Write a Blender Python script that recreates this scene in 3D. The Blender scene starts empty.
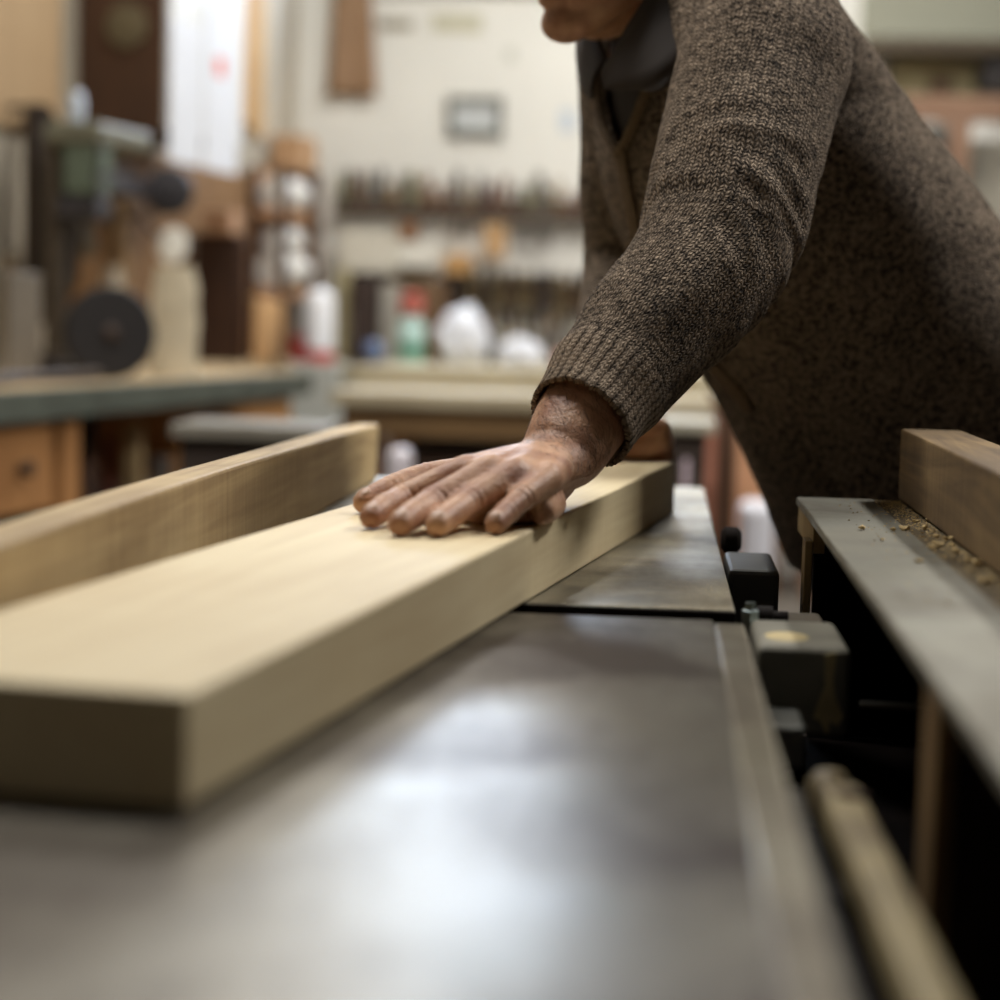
WIN_E, LGAIN, EXPO = 28.0, 1.0, 0.0
import bpy, bmesh, math, random
import numpy as np
from mathutils import Vector, Matrix, noise
random.seed(7)
rng = np.random.RandomState(5)
C = bpy.context.scene.collection
PI = math.pi
TZ = 0.85                      # height of the machine tables above the floor

# ------------------------------------------------------------------ camera
CAM = np.array([0.0, 0.0, TZ + 0.218]); FPX = 2000.0
_th, _p, _r = math.radians(4.43), math.atan(186 / 2000), math.radians(1.5)
FW = np.array([-math.sin(_th) * math.cos(_p), math.cos(_th) * math.cos(_p), -math.sin(_p)])
_r0 = np.array([math.cos(_th), math.sin(_th), 0.0]); _u0 = np.cross(_r0, FW)
RT = math.cos(_r) * _r0 + math.sin(_r) * _u0
UP = -math.sin(_r) * _r0 + math.cos(_r) * _u0

def ray(x, y): return FW + (x - 500) / FPX * RT - (y - 500) / FPX * UP
def at(x, y, d): return CAM + d * ray(x, y)
def atz(x, y, z):
    v = ray(x, y); return CAM + v * (z - CAM[2]) / v[2]
def aty(x, y, Y):
    v = ray(x, y); return CAM + v * (Y - CAM[1]) / v[1]
def N(v): v = np.asarray(v, float); return v / np.linalg.norm(v)

cam = bpy.data.cameras.new('camera'); co = bpy.data.objects.new('camera', cam); C.objects.link(co)
cam.sensor_width = 36; cam.lens = 72; cam.clip_start = 0.02; cam.clip_end = 60
M3 = Matrix((RT, UP, -FW)).transposed()
co.matrix_world = Matrix.Translation(Vector(CAM)) @ M3.to_4x4()
cam.dof.use_dof = True; cam.dof.focus_distance = 1.73; cam.dof.aperture_fstop = 2.85
bpy.context.scene.camera = co

# ------------------------------------------------------------------ materials
def lin(c):
    f = lambda u: (u / 12.92 if u <= 0.04045 else ((u + 0.055) / 1.055) ** 2.4)
    return tuple(f(v / 255.0) for v in c) + (1.0,)
MATS = {}
def base(name):
    m = bpy.data.materials.new(name); m.use_nodes = True
    nt = m.node_tree; return m, nt, nt.nodes, nt.links, nt.nodes['Principled BSDF']
def mat(name, col, rough=0.6, metal=0.0, var=0.25, scale=12.0, bump=0.0, spec=0.5, stretch=(1, 1, 1), col2=None, emit=0.0, coord='Object', detail=4.0):
    """A plain painted / raw surface: two tones mixed by noise, optional bump."""
    if name in MATS: return MATS[name]
    m, nt, n, l, b = base(name)
    c1 = lin(col)
    c2 = lin(col2) if col2 else tuple(v * (1 - var) for v in c1[:3]) + (1,)
    tc = n.new('ShaderNodeTexCoord'); mp = n.new('ShaderNodeMapping'); mp.inputs['Scale'].default_value = stretch
    l.new(tc.outputs[coord], mp.inputs[0])
    nz = n.new('ShaderNodeTexNoise'); nz.inputs['Scale'].default_value = scale; nz.inputs['Detail'].default_value = detail
    l.new(mp.outputs[0], nz.inputs['Vector'])
    rp = n.new('ShaderNodeValToRGB'); rp.color_ramp.elements[0].position = 0.32; rp.color_ramp.elements[1].position = 0.68
    rp.color_ramp.elements[0].color = c2; rp.color_ramp.elements[1].color = c1
    l.new(nz.outputs['Fac'], rp.inputs['Fac']); l.new(rp.outputs[0], b.inputs['Base Color'])
    b.inputs['Roughness'].default_value = rough; b.inputs['Metallic'].default_value = metal
    b.inputs['Specular IOR Level'].default_value = spec
    if bump:
        bp = n.new('ShaderNodeBump'); bp.inputs['Strength'].default_value = bump; bp.inputs['Distance'].default_value = 0.002
        l.new(nz.outputs['Fac'], bp.inputs['Height']); l.new(bp.outputs[0], b.inputs['Normal'])
    if emit:
        b.inputs['Emission Color'].default_value = c1; b.inputs['Emission Strength'].default_value = emit
    MATS[name] = m; return m

def wood(name, light, dark, axis=1, scale=1.0, rough=0.62, ring=0.5, saw=0.15, blotch=0.25, spec=0.35):
    """Timber: long soft rings and fine fibre along AXIS, broad blotches, faint saw marks across the grain."""
    if name in MATS: return MATS[name]
    m, nt, n, l, b = base(name)
    tc = n.new('ShaderNodeTexCoord')
    st = [14.0, 14.0, 14.0]; st[axis] = 0.9
    mp = n.new('ShaderNodeMapping'); mp.inputs['Scale'].default_value = [v * scale for v in st]
    l.new(tc.outputs['Object'], mp.inputs[0])
    n1 = n.new('ShaderNodeTexNoise'); n1.inputs['Scale'].default_value = 1.3; n1.inputs['Detail'].default_value = 5; n1.inputs['Distortion'].default_value = 1.2
    l.new(mp.outputs[0], n1.inputs['Vector'])
    mul = n.new('ShaderNodeMath'); mul.operation = 'MULTIPLY'; mul.inputs[1].default_value = 7.0
    l.new(n1.outputs['Fac'], mul.inputs[0])
    fr = n.new('ShaderNodeMath'); fr.operation = 'PINGPONG'; fr.inputs[1].default_value = 1.0; l.new(mul.outputs[0], fr.inputs[0])
    mp2 = n.new('ShaderNodeMapping'); s2 = [160.0, 160.0, 160.0]; s2[axis] = 5.0
    mp2.inputs['Scale'].default_value = s2; l.new(tc.outputs['Object'], mp2.inputs[0])
    n2 = n.new('ShaderNodeTexNoise'); n2.inputs['Scale'].default_value = 1.0; n2.inputs['Detail'].default_value = 3
    l.new(mp2.outputs[0], n2.inputs['Vector'])
    n3 = n.new('ShaderNodeTexNoise'); n3.inputs['Scale'].default_value = 4.0; n3.inputs['Detail'].default_value = 3
    l.new(tc.outputs['Object'], n3.inputs['Vector'])
    mp4 = n.new('ShaderNodeMapping'); s4 = [3.0, 3.0, 3.0]; s4[axis] = 90.0
    mp4.inputs['Scale'].default_value = s4; l.new(tc.outputs['Object'], mp4.inputs[0])
    n4 = n.new('ShaderNodeTexNoise'); n4.inputs['Scale'].default_value = 1.0; n4.inputs['Detail'].default_value = 2
    l.new(mp4.outputs[0], n4.inputs['Vector'])
    def m_(op, a, b_):
        k = n.new('ShaderNodeMath'); k.operation = op
        for i, v in enumerate((a, b_)):
            if isinstance(v, (int, float)): k.inputs[i].default_value = v
            else: l.new(v, k.inputs[i])
        return k.outputs[0]
    f = m_('MULTIPLY', fr.outputs[0], ring * 0.6)
    f = m_('ADD', f, m_('MULTIPLY', n2.outputs['Fac'], 0.35))
    f = m_('ADD', f, m_('MULTIPLY', m_('SUBTRACT', n3.outputs['Fac'], 0.45), blotch * 3))
    f = m_('ADD', f, m_('MULTIPLY', m_('SUBTRACT', n4.outputs['Fac'], 0.5), saw * 2))
    rp = n.new('ShaderNodeValToRGB'); e = rp.color_ramp.elements
    e[0].position = 0.05; e[0].color = lin(light); e[1].position = 0.95; e[1].color = lin(dark)
    l.new(f, rp.inputs['Fac']); l.new(rp.outputs[0], b.inputs['Base Color'])
    b.inputs['Roughness'].default_value = rough; b.inputs['Specular IOR Level'].default_value = spec
    bp = n.new('ShaderNodeBump'); bp.inputs['Strength'].default_value = 0.25; bp.inputs['Distance'].default_value = 0.001
    l.new(m_('ADD', n2.outputs['Fac'], n4.outputs['Fac']), bp.inputs['Height']); l.new(bp.outputs[0], b.inputs['Normal'])
    MATS[name] = m; return m

def steel(name, light, dark, rlo=0.26, rhi=0.5, scale=6.0, dust=0.0, metal=1.0, seed=(0, 0, 0)):
    """Worn machine-table steel: dark stains, lighter worn ground, fine scratches, dry dust."""
    m, nt, n, l, b = base(name)
    tc = n.new('ShaderNodeTexCoord')
    def nz(s, stretch=(1, 1, 1), d=5, dist=0.0):
        mp = n.new('ShaderNodeMapping'); mp.inputs['Scale'].default_value = stretch; mp.inputs['Location'].default_value = seed; l.new(tc.outputs['Object'], mp.inputs[0])
        k = n.new('ShaderNodeTexNoise'); k.inputs['Scale'].default_value = s; k.inputs['Detail'].default_value = d; k.inputs['Distortion'].default_value = dist
        l.new(mp.outputs[0], k.inputs['Vector']); return k.outputs['Fac']
    a = nz(scale, (1.0, 0.8, 1), 5, 0.5); f = nz(90, (1, 0.25, 1), 4); big = nz(3.0, (1, 1, 1), 2)
    rp = n.new('ShaderNodeValToRGB'); e = rp.color_ramp.elements
    e[0].position = 0.34; e[0].color = lin(dark); e[1].position = 0.62; e[1].color = lin(light)
    mx = n.new('ShaderNodeMath'); mx.operation = 'MULTIPLY_ADD'; l.new(f, mx.inputs[0]); mx.inputs[1].default_value = 0.16; l.new(a, mx.inputs[2])
    sb = n.new('ShaderNodeMath'); sb.operation = 'SUBTRACT'; l.new(mx.outputs[0], sb.inputs[0]); sb.inputs[1].default_value = 0.08
    l.new(sb.outputs[0], rp.inputs['Fac'])
    l.new(rp.outputs[0], b.inputs['Base Color']); b.inputs['Metallic'].default_value = metal
    rr = n.new('ShaderNodeMapRange'); rr.inputs['From Min'].default_value = 0.3; rr.inputs['From Max'].default_value = 0.7
    rr.inputs['To Min'].default_value = rhi; rr.inputs['To Max'].default_value = rlo
    l.new(sb.outputs[0], rr.inputs['Value']); l.new(rr.outputs[0], b.inputs['Roughness'])
    bp = n.new('ShaderNodeBump'); bp.inputs['Strength'].default_value = 0.12; bp.inputs['Distance'].default_value = 0.001
    l.new(f, bp.inputs['Height']); l.new(bp.outputs[0], b.inputs['Normal'])
    if dust:
        d1 = nz(420, (1, 1, 1), 2); d2 = nz(11, (1, 1, 1), 3)
        s1 = n.new('ShaderNodeMapRange'); s1.inputs['From Min'].default_value = 0.60; s1.inputs['From Max'].default_value = 0.70; l.new(d1, s1.inputs['Value'])
        s2 = n.new('ShaderNodeMapRange'); s2.inputs['From Min'].default_value = 0.40; s2.inputs['From Max'].default_value = 0.62; l.new(d2, s2.inputs['Value'])
        mu = n.new('ShaderNodeMath'); mu.operation = 'MULTIPLY'; l.new(s1.outputs[0], mu.inputs[0]); l.new(s2.outputs[0], mu.inputs[1])
        m2 = n.new('ShaderNodeMath'); m2.operation = 'MULTIPLY_ADD'; l.new(s2.outputs[0], m2.inputs[0]); m2.inputs[1].default_value = 0.18; l.new(mu.outputs[0], m2.inputs[2])
        m3 = n.new('ShaderNodeMath'); m3.operation = 'MULTIPLY'; l.new(m2.outputs[0], m3.inputs[0]); m3.inputs[1].default_value = dust
        df = n.new('ShaderNodeBsdfDiffuse'); df.inputs['Color'].default_value = lin((205, 190, 155))
        ms = n.new('ShaderNodeMixShader'); l.new(m3.outputs[0], ms.inputs[0]); l.new(b.outputs[0], ms.inputs[1]); l.new(df.outputs[0], ms.inputs[2])
        l.new(ms.outputs[0], n['Material Output'].inputs['Surface'])
    return m

# ------------------------------------------------------------------ object helpers
def tag(o, label, cat=None, group=None, kind=None):
    o['label'] = label
    if cat: o['category'] = cat
    if group: o['group'] = group
    if kind: o['kind'] = kind
    return o
def thing(name, label, cat, loc=(0, 0, 0), group=None):
    o = bpy.data.objects.new(name, None); C.objects.link(o); o.location = Vector(loc)
    o.empty_display_size = 0.05
    return tag(o, label, cat, group)
def wloc(o):
    v = Vector((0, 0, 0))
    while o is not None: v = v + o.location; o = o.parent
    return v
def link(name, me, m, parent=None, loc=None, smooth=False):
    """ME holds world coordinates; they are shifted to the parent's (or LOC's) origin."""
    o = bpy.data.objects.new(name, me); C.objects.link(o)
    off = wloc(parent) if parent is not None else Vector(loc if loc is not None else (0, 0, 0))
    if off.length: me.transform(Matrix.Translation(-off))
    if parent is not None: o.parent = parent
    else: o.location = off
    if m is not None: me.materials.append(m)
    if smooth:
        for p in me.polygons: p.use_smooth = True
    return o

class MB:
    def __init__(s): s.v = []; s.f = []
    def add(s, vs, fs):
        b = len(s.v); s.v += [tuple(map(float, q)) for q in vs]; s.f += [tuple(b + i for i in q) for q in fs]; return s
    def box(s, lo, hi, T=None):
        (x0, y0, z0), (x1, y1, z1) = lo, hi
        vs = [(x0, y0, z0), (x1, y0, z0), (x1, y1, z0), (x0, y1, z0), (x0, y0, z1), (x1, y0, z1), (x1, y1, z1), (x0, y1, z1)]
        if T is not None: vs = [T(*q) for q in vs]
        return s.add(vs, [(0, 3, 2, 1), (4, 5, 6, 7), (0, 1, 5, 4), (1, 2, 6, 5), (2, 3, 7, 6), (3, 0, 4, 7)])
    def bar(s, p, q, w, h, up=(0, 0, 1)):
        p = np.array(p, float); q = np.array(q, float); t = N(q - p); u = np.array(up, float)
        if abs(t @ u) > 0.95: u = np.array([1.0, 0, 0])
        a = N(np.cross(t, u)); b = np.cross(a, t)
        vs = [e + a * sx * w / 2 + b * sy * h / 2 for e in (p, q) for sx, sy in ((-1, -1), (1, -1), (1, 1), (-1, 1))]
        return s.add(vs, [(0, 1, 2, 3), (7, 6, 5, 4), (0, 4, 5, 1), (1, 5, 6, 2), (2, 6, 7, 3), (3, 7, 4, 0)])
    def lathe(s, p, axis, prof, n=24):
        """PROF: list of (distance along AXIS from P, radius)."""
        p = np.array(p, float); t = N(axis); u = np.array([0, 0, 1.0]) if abs(t[2]) < 0.9 else np.array([1.0, 0, 0])
        a = N(np.cross(t, u)); b = np.cross(t, a)
        vs = []
        for d, r in prof:
            for k in range(n):
                w = 2 * PI * k / n; vs.append(p + t * d + (a * math.cos(w) + b * math.sin(w)) * max(r, 1e-5))
        fs = [(i * n + k, i * n + (k + 1) % n, (i + 1) * n + (k + 1) % n, (i + 1) * n + k) for i in range(len(prof) - 1) for k in range(n)]
        fs += [tuple(range(n - 1, -1, -1)), tuple((len(prof) - 1) * n + k for k in range(n))]
        return s.add(vs, fs)
    def tube(s, pts, rad, n=12):
        v, f = sweep(pts, rad, n=n, sub=1, cap=False); return s.add(v, f)
    def build(s, name, m, parent=None, loc=None, bevel=0.0, smooth=False, seg=2, weld=False):
        me = bpy.data.meshes.new(name); me.from_pydata(s.v, [], s.f)
        bm = bmesh.new(); bm.from_mesh(me); bmesh.ops.recalc_face_normals(bm, faces=bm.faces); bm.to_mesh(me); bm.free()
        o = link(name, me, m, parent, loc, smooth)
        if bevel:
            b = o.modifiers.new('bevel', 'BEVEL'); b.width = bevel; b.segments = seg; b.limit_method = 'ANGLE'; b.angle_limit = math.radians(40)
        if smooth and hasattr(me, 'set_sharp_from_angle'): me.set_sharp_from_angle(angle=math.radians(45))
        return o

def catmull(P, sub):
    P = np.array(P, float)
    if sub <= 1 or len(P) < 3: return P
    Q = np.vstack([2 * P[0] - P[1], P, 2 * P[-1] - P[-2]]); out = []
    for i in range(1, len(Q) - 2):
        for k in range(sub):
            t = k / sub; a, b, c, d = Q[i - 1], Q[i], Q[i + 1], Q[i + 2]
            out.append(0.5 * ((2 * b) + (c - a) * t + (2 * a - 5 * b + 4 * c - d) * t * t + (3 * b - a - 3 * c + d) * t ** 3))
    out.append(P[-1]); return np.array(out)
def sweep(pts, rad, n=16, ref=None, sub=4, cap=True):
    """Closed tube along PTS. RAD: a radius or (ra, rb) per point; ra is measured along REF made square to the path. Round caps."""
    R = np.array([(r, r) if np.isscalar(r) else tuple(r) for r in rad], float)
    X = catmull(np.hstack([np.array(pts, float), R]), sub); P, R = X[:, :3], np.maximum(X[:, 3:], 1e-4)
    if cap:
        t0, t1 = N(P[0] - P[1]), N(P[-1] - P[-2]); r0, r1 = R[0].min(), R[-1].min(); A = [];  B = []
        for w in (0.98, 0.85, 0.62, 0.32):
            A.append((P[0] + t0 * r0 * w, R[0] * math.sqrt(1 - w * w))); B.append((P[-1] + t1 * r1 * w, R[-1] * math.sqrt(1 - w * w)))
        P = np.vstack([[q for q, _ in A], P, [q for q, _ in B[::-1]]]); R = np.vstack([[q for _, q in A], R, [q for _, q in B[::-1]]])
    T = np.gradient(P, axis=0); T /= np.linalg.norm(T, axis=1)[:, None]
    u = np.array(ref, float) if ref is not None else (np.array([0, 0, 1.0]) if abs(T[0][2]) < 0.9 else np.array([1.0, 0, 0]))
    vs = []
    for i in range(len(P)):
        a = u - T[i] * (u @ T[i]); a = N(a); b = np.cross(T[i], a)
        if ref is None: u = a
        for k in range(n):
            w = 2 * PI * k / n; vs.append(P[i] + a * math.cos(w) * R[i][0] + b * math.sin(w) * R[i][1])
    m = len(P)
    fs = [(i * n + k, i * n + (k + 1) % n, (i + 1) * n + (k + 1) % n, (i + 1) * n + k) for i in range(m - 1) for k in range(n)]
    fs += [tuple(range(n - 1, -1, -1)), tuple((m - 1) * n + k for k in range(n))]
    return vs, fs
def ellipsoid(c, ax, n=20):
    """AX: three half-axis vectors."""
    c = np.array(c, float); ax = [np.array(a, float) for a in ax]; vs = []; m = n // 2
    for i in range(m + 1):
        la = -PI / 2 + PI * i / m
        for k in range(n):
            lo = 2 * PI * k / n
            vs.append(c + ax[0] * math.cos(la) * math.cos(lo) + ax[1] * math.cos(la) * math.sin(lo) + ax[2] * math.sin(la))
    fs = [(i * n + k, i * n + (k + 1) % n, (i + 1) * n + (k + 1) % n, (i + 1) * n + k) for i in range(m) for k in range(n)]
    return vs, fs
def remesh(islands, voxel, smooth_iters=4):
    """Union of closed islands as one continuous surface: (verts, quads/tris, edges)."""
    mb = MB()
    for v, f in islands: mb.add(v, f)
    me = bpy.data.meshes.new('tmp'); me.from_pydata(mb.v, [], mb.f)
    bm = bmesh.new(); bm.from_mesh(me); bmesh.ops.remove_doubles(bm, verts=bm.verts, dist=1e-6)
    bmesh.ops.recalc_face_normals(bm, faces=bm.faces); bm.to_mesh(me); bm.free()
    o = bpy.data.objects.new('tmp', me); C.objects.link(o)
    r = o.modifiers.new('r', 'REMESH'); r.mode = 'VOXEL'; r.voxel_size = voxel
    dg = bpy.context.evaluated_depsgraph_get(); dg.update()
    out = bpy.data.meshes.new_from_object(o.evaluated_get(dg))
    bpy.data.objects.remove(o); bpy.data.meshes.remove(me)
    V = np.empty(len(out.vertices) * 3); out.vertices.foreach_get('co', V); V = V.reshape(-1, 3)
    E = np.empty(len(out.edges) * 2, int); out.edges.foreach_get('vertices', E); E = E.reshape(-1, 2)
    V = laplace(V, E, smooth_iters)
    F = [tuple(p.vertices) for p in out.polygons]
    bpy.data.meshes.remove(out)
    return V, F, E
def laplace(V, E, it, w=0.5, mask=None):
    deg = np.bincount(E.ravel(), minlength=len(V)).astype(float)[:, None]; deg[deg == 0] = 1
    for _ in range(it):
        S = np.zeros_like(V)
        for c in range(3):
            S[:, c] = np.bincount(E[:, 0], V[E[:, 1], c], len(V)) + np.bincount(E[:, 1], V[E[:, 0], c], len(V))
        D = (S / deg - V) * w
        V = V + (D if mask is None else D * mask[:, None])
    return V
def normals(V, F):
    Nn = np.zeros_like(V)
    q = np.array([f if len(f) == 4 else (f[0], f[1], f[2], f[2]) for f in F])
    n = np.cross(V[q[:, 2]] - V[q[:, 0]], V[q[:, 3]] - V[q[:, 1]])
    n[(q[:, 2] == q[:, 3])] = np.cross(V[q[:, 1]] - V[q[:, 0]], V[q[:, 2]] - V[q[:, 0]])[(q[:, 2] == q[:, 3])]
    for k in range(4):
        for c in range(3): Nn[:, c] += np.bincount(q[:, k], n[:, c], len(V))
    return Nn / np.maximum(np.linalg.norm(Nn, axis=1), 1e-12)[:, None]
def along(V, P):
    """Nearest point on polyline P for every vertex: (arc length, distance, unit offset vector, tangent)."""
    P = np.array(P, float); best = np.full(len(V), 1e9); S = np.zeros(len(V)); O = np.zeros_like(V); T = np.zeros_like(V); acc = 0.0
    for i in range(len(P) - 1):
        d = P[i + 1] - P[i]; L = np.linalg.norm(d); t = (V - P[i]) @ d / L / L
        tc = np.clip(t, -9 if i == 0 else 0, 9 if i == len(P) - 2 else 1)
        o = V - (P[i] + tc[:, None] * d); dist = np.linalg.norm(o, axis=1); k = dist < best
        best[k] = dist[k]; S[k] = acc + tc[k] * L; O[k] = o[k]; T[k] = d / L; acc += L
    return S, best, O, T
def dup(root, off=(0, 0, 0), label=None):
    r = root.copy(); C.objects.link(r); r.location = root.location + Vector(off)
    if label: r['label'] = label
    for ch in list(root.children):
        c = ch.copy(); C.objects.link(c); c.parent = r
        for g in list(ch.children):
            d = g.copy(); C.objects.link(d); d.parent = c
    return r
# ------------------------------------------------------------------ setting
YB = 8.5                                   # back wall
LA = math.radians(9.4)                     # the left wall runs a little askew
LD = np.array([math.sin(LA), math.cos(LA), 0]); LN = np.array([math.cos(LA), -math.sin(LA), 0])   # along the wall, and into the room
LB = np.array([-1.50, 4.50, 0.0])          # a point under the front edge of the left bench
WT = 0.72                                  # bench front edge to wall
def L(s, t, z): return LB + LD * s - LN * t + np.array([0, 0, z])
def lw(px, py, t):
    """Where the sight line meets the upright plane at T behind the bench's front edge: (s, z)."""
    v = ray(px, py); o = LB - LN * t; k = ((o - CAM) @ LN) / (v @ LN); P = CAM + v * k
    return (P - LB) @ LD, P[2]
def struct(name, mb, m, bevel=0.0):
    o = mb.build(name, m, bevel=bevel); o['kind'] = 'structure'; return o

concrete = mat('concrete', (112, 104, 94), 0.8, var=0.3, scale=2.5)
plaster = mat('white_plaster', (230, 228, 220), 0.75, var=0.10, scale=1.6, bump=0.2)
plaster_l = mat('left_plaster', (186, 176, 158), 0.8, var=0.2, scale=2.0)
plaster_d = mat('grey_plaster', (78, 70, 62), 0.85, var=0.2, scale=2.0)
struct('floor', MB().box((-4.2, -3.2, -0.1), (4.7, 9.5, 0.0)), concrete)
struct('wall_back', MB().box((-2.0, YB, 0), (4.6, YB + 0.15, 3.5)), plaster)
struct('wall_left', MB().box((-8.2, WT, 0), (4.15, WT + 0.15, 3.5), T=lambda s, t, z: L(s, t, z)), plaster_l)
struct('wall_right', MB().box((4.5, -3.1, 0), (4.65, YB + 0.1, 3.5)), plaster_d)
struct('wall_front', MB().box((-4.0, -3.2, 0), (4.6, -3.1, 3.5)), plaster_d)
struct('ceiling', MB().box((-4.2, -3.2, 3.42), (4.7, 9.5, 3.52)), mat('ceiling_board', (176, 168, 150), 0.85, var=0.15, scale=1.5))
# high window in the back wall, above the frame: the bright patch mirrored in the steel table comes from it
wf = MB()
WX0, WX1, WZ0, WZ1 = -1.25, -0.13, 2.47, 3.0
for lo, hi in (((WX0, WZ0 - .06), (WX1, WZ0)), ((WX0, WZ1), (WX1, WZ1 + .06)), ((WX0 - .06, WZ0 - .06), (WX0, WZ1 + .06)), ((WX1, WZ0 - .06), (WX1 + .06, WZ1 + .06)), (((WX0 + WX1) / 2 - .02, WZ0), ((WX0 + WX1) / 2 + .02, WZ1))):
    wf.box((lo[0], YB - 0.04, lo[1]), (hi[0], YB, hi[1]))
win = struct('window_1', wf, mat('window_paint', (210, 205, 190), 0.5))
sky = mat('daylit_pane', (204, 222, 248), 0.3, var=0.0, emit=WIN_E)
MB().box((WX0, YB - 0.015, WZ0), (WX1, YB - 0.005, WZ1)).build('pane', sky, win)

# ------------------------------------------------------------------ planing machine
T_near = steel('worn_table_steel', (130, 125, 114), (64, 56, 49), 0.34, 0.47, scale=6, seed=(3.3, 1.7, 0))
T_far = steel('dusty_table_steel', (158, 154, 141), (92, 84, 73), 0.36, 0.48, scale=6, dust=0.75)
black = mat('part_and_void_black', (32, 26, 23), 0.8, var=0.4, scale=20, spec=0.12)  # black machine parts, and bodies that stand in for dark voids
dkgrey = mat('machine_grey', (74, 72, 66), 0.55, var=0.3, scale=16)
X_R, Y_GAP0, Y_GAP1, Y_END = 0.0655, 1.452, 1.505, 2.61
mach = thing('planing_machine', 'long worn steel planing machine with a dark slot across its table, under the cream plank', 'machine', (-0.2, 1.2, 0))
MB().box((-0.62, -0.15, TZ - 0.035), (X_R - 0.020, Y_GAP0, TZ)).build('outfeed_table', T_near, mach, bevel=0.0015)
MB().box((X_R - 0.020, -0.15, TZ - 0.035), (X_R + 0.003, Y_GAP0 - 0.004, TZ - 0.0012)).build('table_edge_strip', steel('bare_edge_steel', (138, 131, 114), (92, 84, 72), 0.38, 0.5, scale=9), mach, bevel=0.003)
MB().box((-0.62, Y_GAP1, TZ - 0.009), (X_R - 0.002, Y_END, TZ)).build('infeed_table', T_far, mach, bevel=0.0015)
MB().box((-0.60, Y_GAP1 + 0.02, TZ - 0.05), (X_R - 0.012, Y_END - 0.03, TZ - 0.0092)).build('table_rib', black, mach)
MB().box((-0.62, Y_GAP1 - 0.004, TZ - 0.03), (X_R - 0.002, Y_GAP1 - 0.0002, TZ - 0.0012)).build('table_lip', black, mach, bevel=.001)
cb = MB().lathe((-0.6, (Y_GAP0 + Y_GAP1) / 2, TZ - 0.045), (1, 0, 0), [(0, .012), (0.01, .028), (0.64, .028), (0.65, .012)], 20)
cb.build('cutter_block', mat('cutter_steel', (70, 62, 56), 0.4, 0.9), mach, smooth=True)
for k in range(3):
    a = 2 * PI * k / 3 + 0.6
    c = np.array([0, (Y_GAP0 + Y_GAP1) / 2, TZ - 0.045]); e = np.array([0, math.cos(a), math.sin(a)])
    MB().bar(c + e * 0.024 + [-0.58, 0, 0], c + e * 0.024 + [0.03, 0, 0], 0.004, 0.016, up=e).build('knife', mat('knife_steel', (140, 132, 120), 0.3, 1.0), mach)
MB().box((-0.55, 0.0, 0.0), (0.02, 2.45, TZ - 0.052)).build('base_cabinet', mat('machine_green_grey', (62, 60, 54), 0.6), mach, bevel=0.01)
MB().box((0.02, 0.1, 0.25), (0.122, 1.505, TZ - 0.13)).build('dark_gap_filler', black, mach, bevel=0.008)  # black bodies added to fill the gap, standing in for its shade
MB().box((0.02, 1.506, 0.25), (0.122, 1.88, TZ - 0.10)).build('dark_gap_filler', black, mach, bevel=0.008)
# bracket beside the slot
chip = mat('chipped_grey_paint', (138, 134, 120), 0.5, var=0.35, scale=22)
br = MB().box((0.0745, 1.375, TZ - 0.068), (0.1385, 1.50, TZ - 0.005)).build('guard_bracket', chip, mach, bevel=0.006, seg=3)
worn = mat('yellowed_putty', (196, 178, 132), 0.6, var=0.2, scale=60)
bm_ = MB(); pts = [(0.1205, -0.003), (0.1285, -0.002), (0.127, -0.022), (0.129, -0.034), (0.135, -0.046), (0.131, -0.053), (0.126, -0.050), (0.124, -0.060), (0.119, -0.050), (0.114, -0.048), (0.117, -0.037), (0.1215, -0.026)]
nv = len(pts); bm_.add([(x, 1.3742, TZ + z - .006) for x, z in pts] + [(x, 1.3762, TZ + z - .006) for x, z in pts], [tuple(range(nv)), tuple(range(2 * nv - 1, nv - 1, -1))] + [(i, (i + 1) % nv, nv + (i + 1) % nv, nv + i) for i in range(nv)])
bm_.build('putty_run', worn, br)
MB().add(*ellipsoid((0.097, 1.42, TZ - 0.0052), [(0.016, 0, 0), (0, 0.022, 0), (0, 0, 0.0012)], 18)).build('putty_patch', worn, br, smooth=True)
MB().box((0.072, 1.30, TZ - 0.074), (0.104, 1.372, TZ - 0.046)).build('side_plate', mat('pale_grey_plate', (112, 112, 106), 0.45, 0.4), mach, bevel=0.003)
MB().box((0.080, 1.22, TZ - 0.10), (0.098, 1.245, TZ - 0.075)).build('clamp_tab', mat('pale_grey_plate2', (150, 150, 142), 0.4, 0.5), mach, bevel=0.003)
MB().lathe((0.075, 1.5075, TZ - 0.02), (0, 0, 1), [(0, .007), (0.02, .007), (0.021, .0045), (0.026, .0045)], 6).build('hex_bolt', mat('bright_bolt', (176, 190, 190), 0.3, 1.0), mach)
MB().lathe((0.082, 1.545, TZ - 0.012), (1, 0, 0), [(0, .0105), (0.012, .0105), (0.0125, .007), (0.024, .007)], 16).build('cap_screw', black, mach, smooth=True)
MB().box((0.075, 1.502, TZ - 0.06), (0.137, 1.62, TZ - 0.016)).build('cutter_guard', mat('dusty_brown_grey', (92, 82, 66), 0.7, scale=30), mach, bevel=0.004)
MB().box((0.0675, 1.76, TZ - 0.06), (0.112, 1.90, TZ - 0.001)).build('bearing_housing', dkgrey, mach, bevel=0.004)
MB().lathe((0.066, 1.955, TZ + 0.004), (1, 0, 0), [(0, .008), (.004, .013), (.016, .013), (.02, .008)], 18).build('adjusting_knob', black, mach, smooth=True)
MB().bar((0.0665, 1.955, TZ - 0.10), (0.0665 + 0.01, 1.955, TZ), 0.006, 0.006).build('knob_stem', black, mach)
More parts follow.
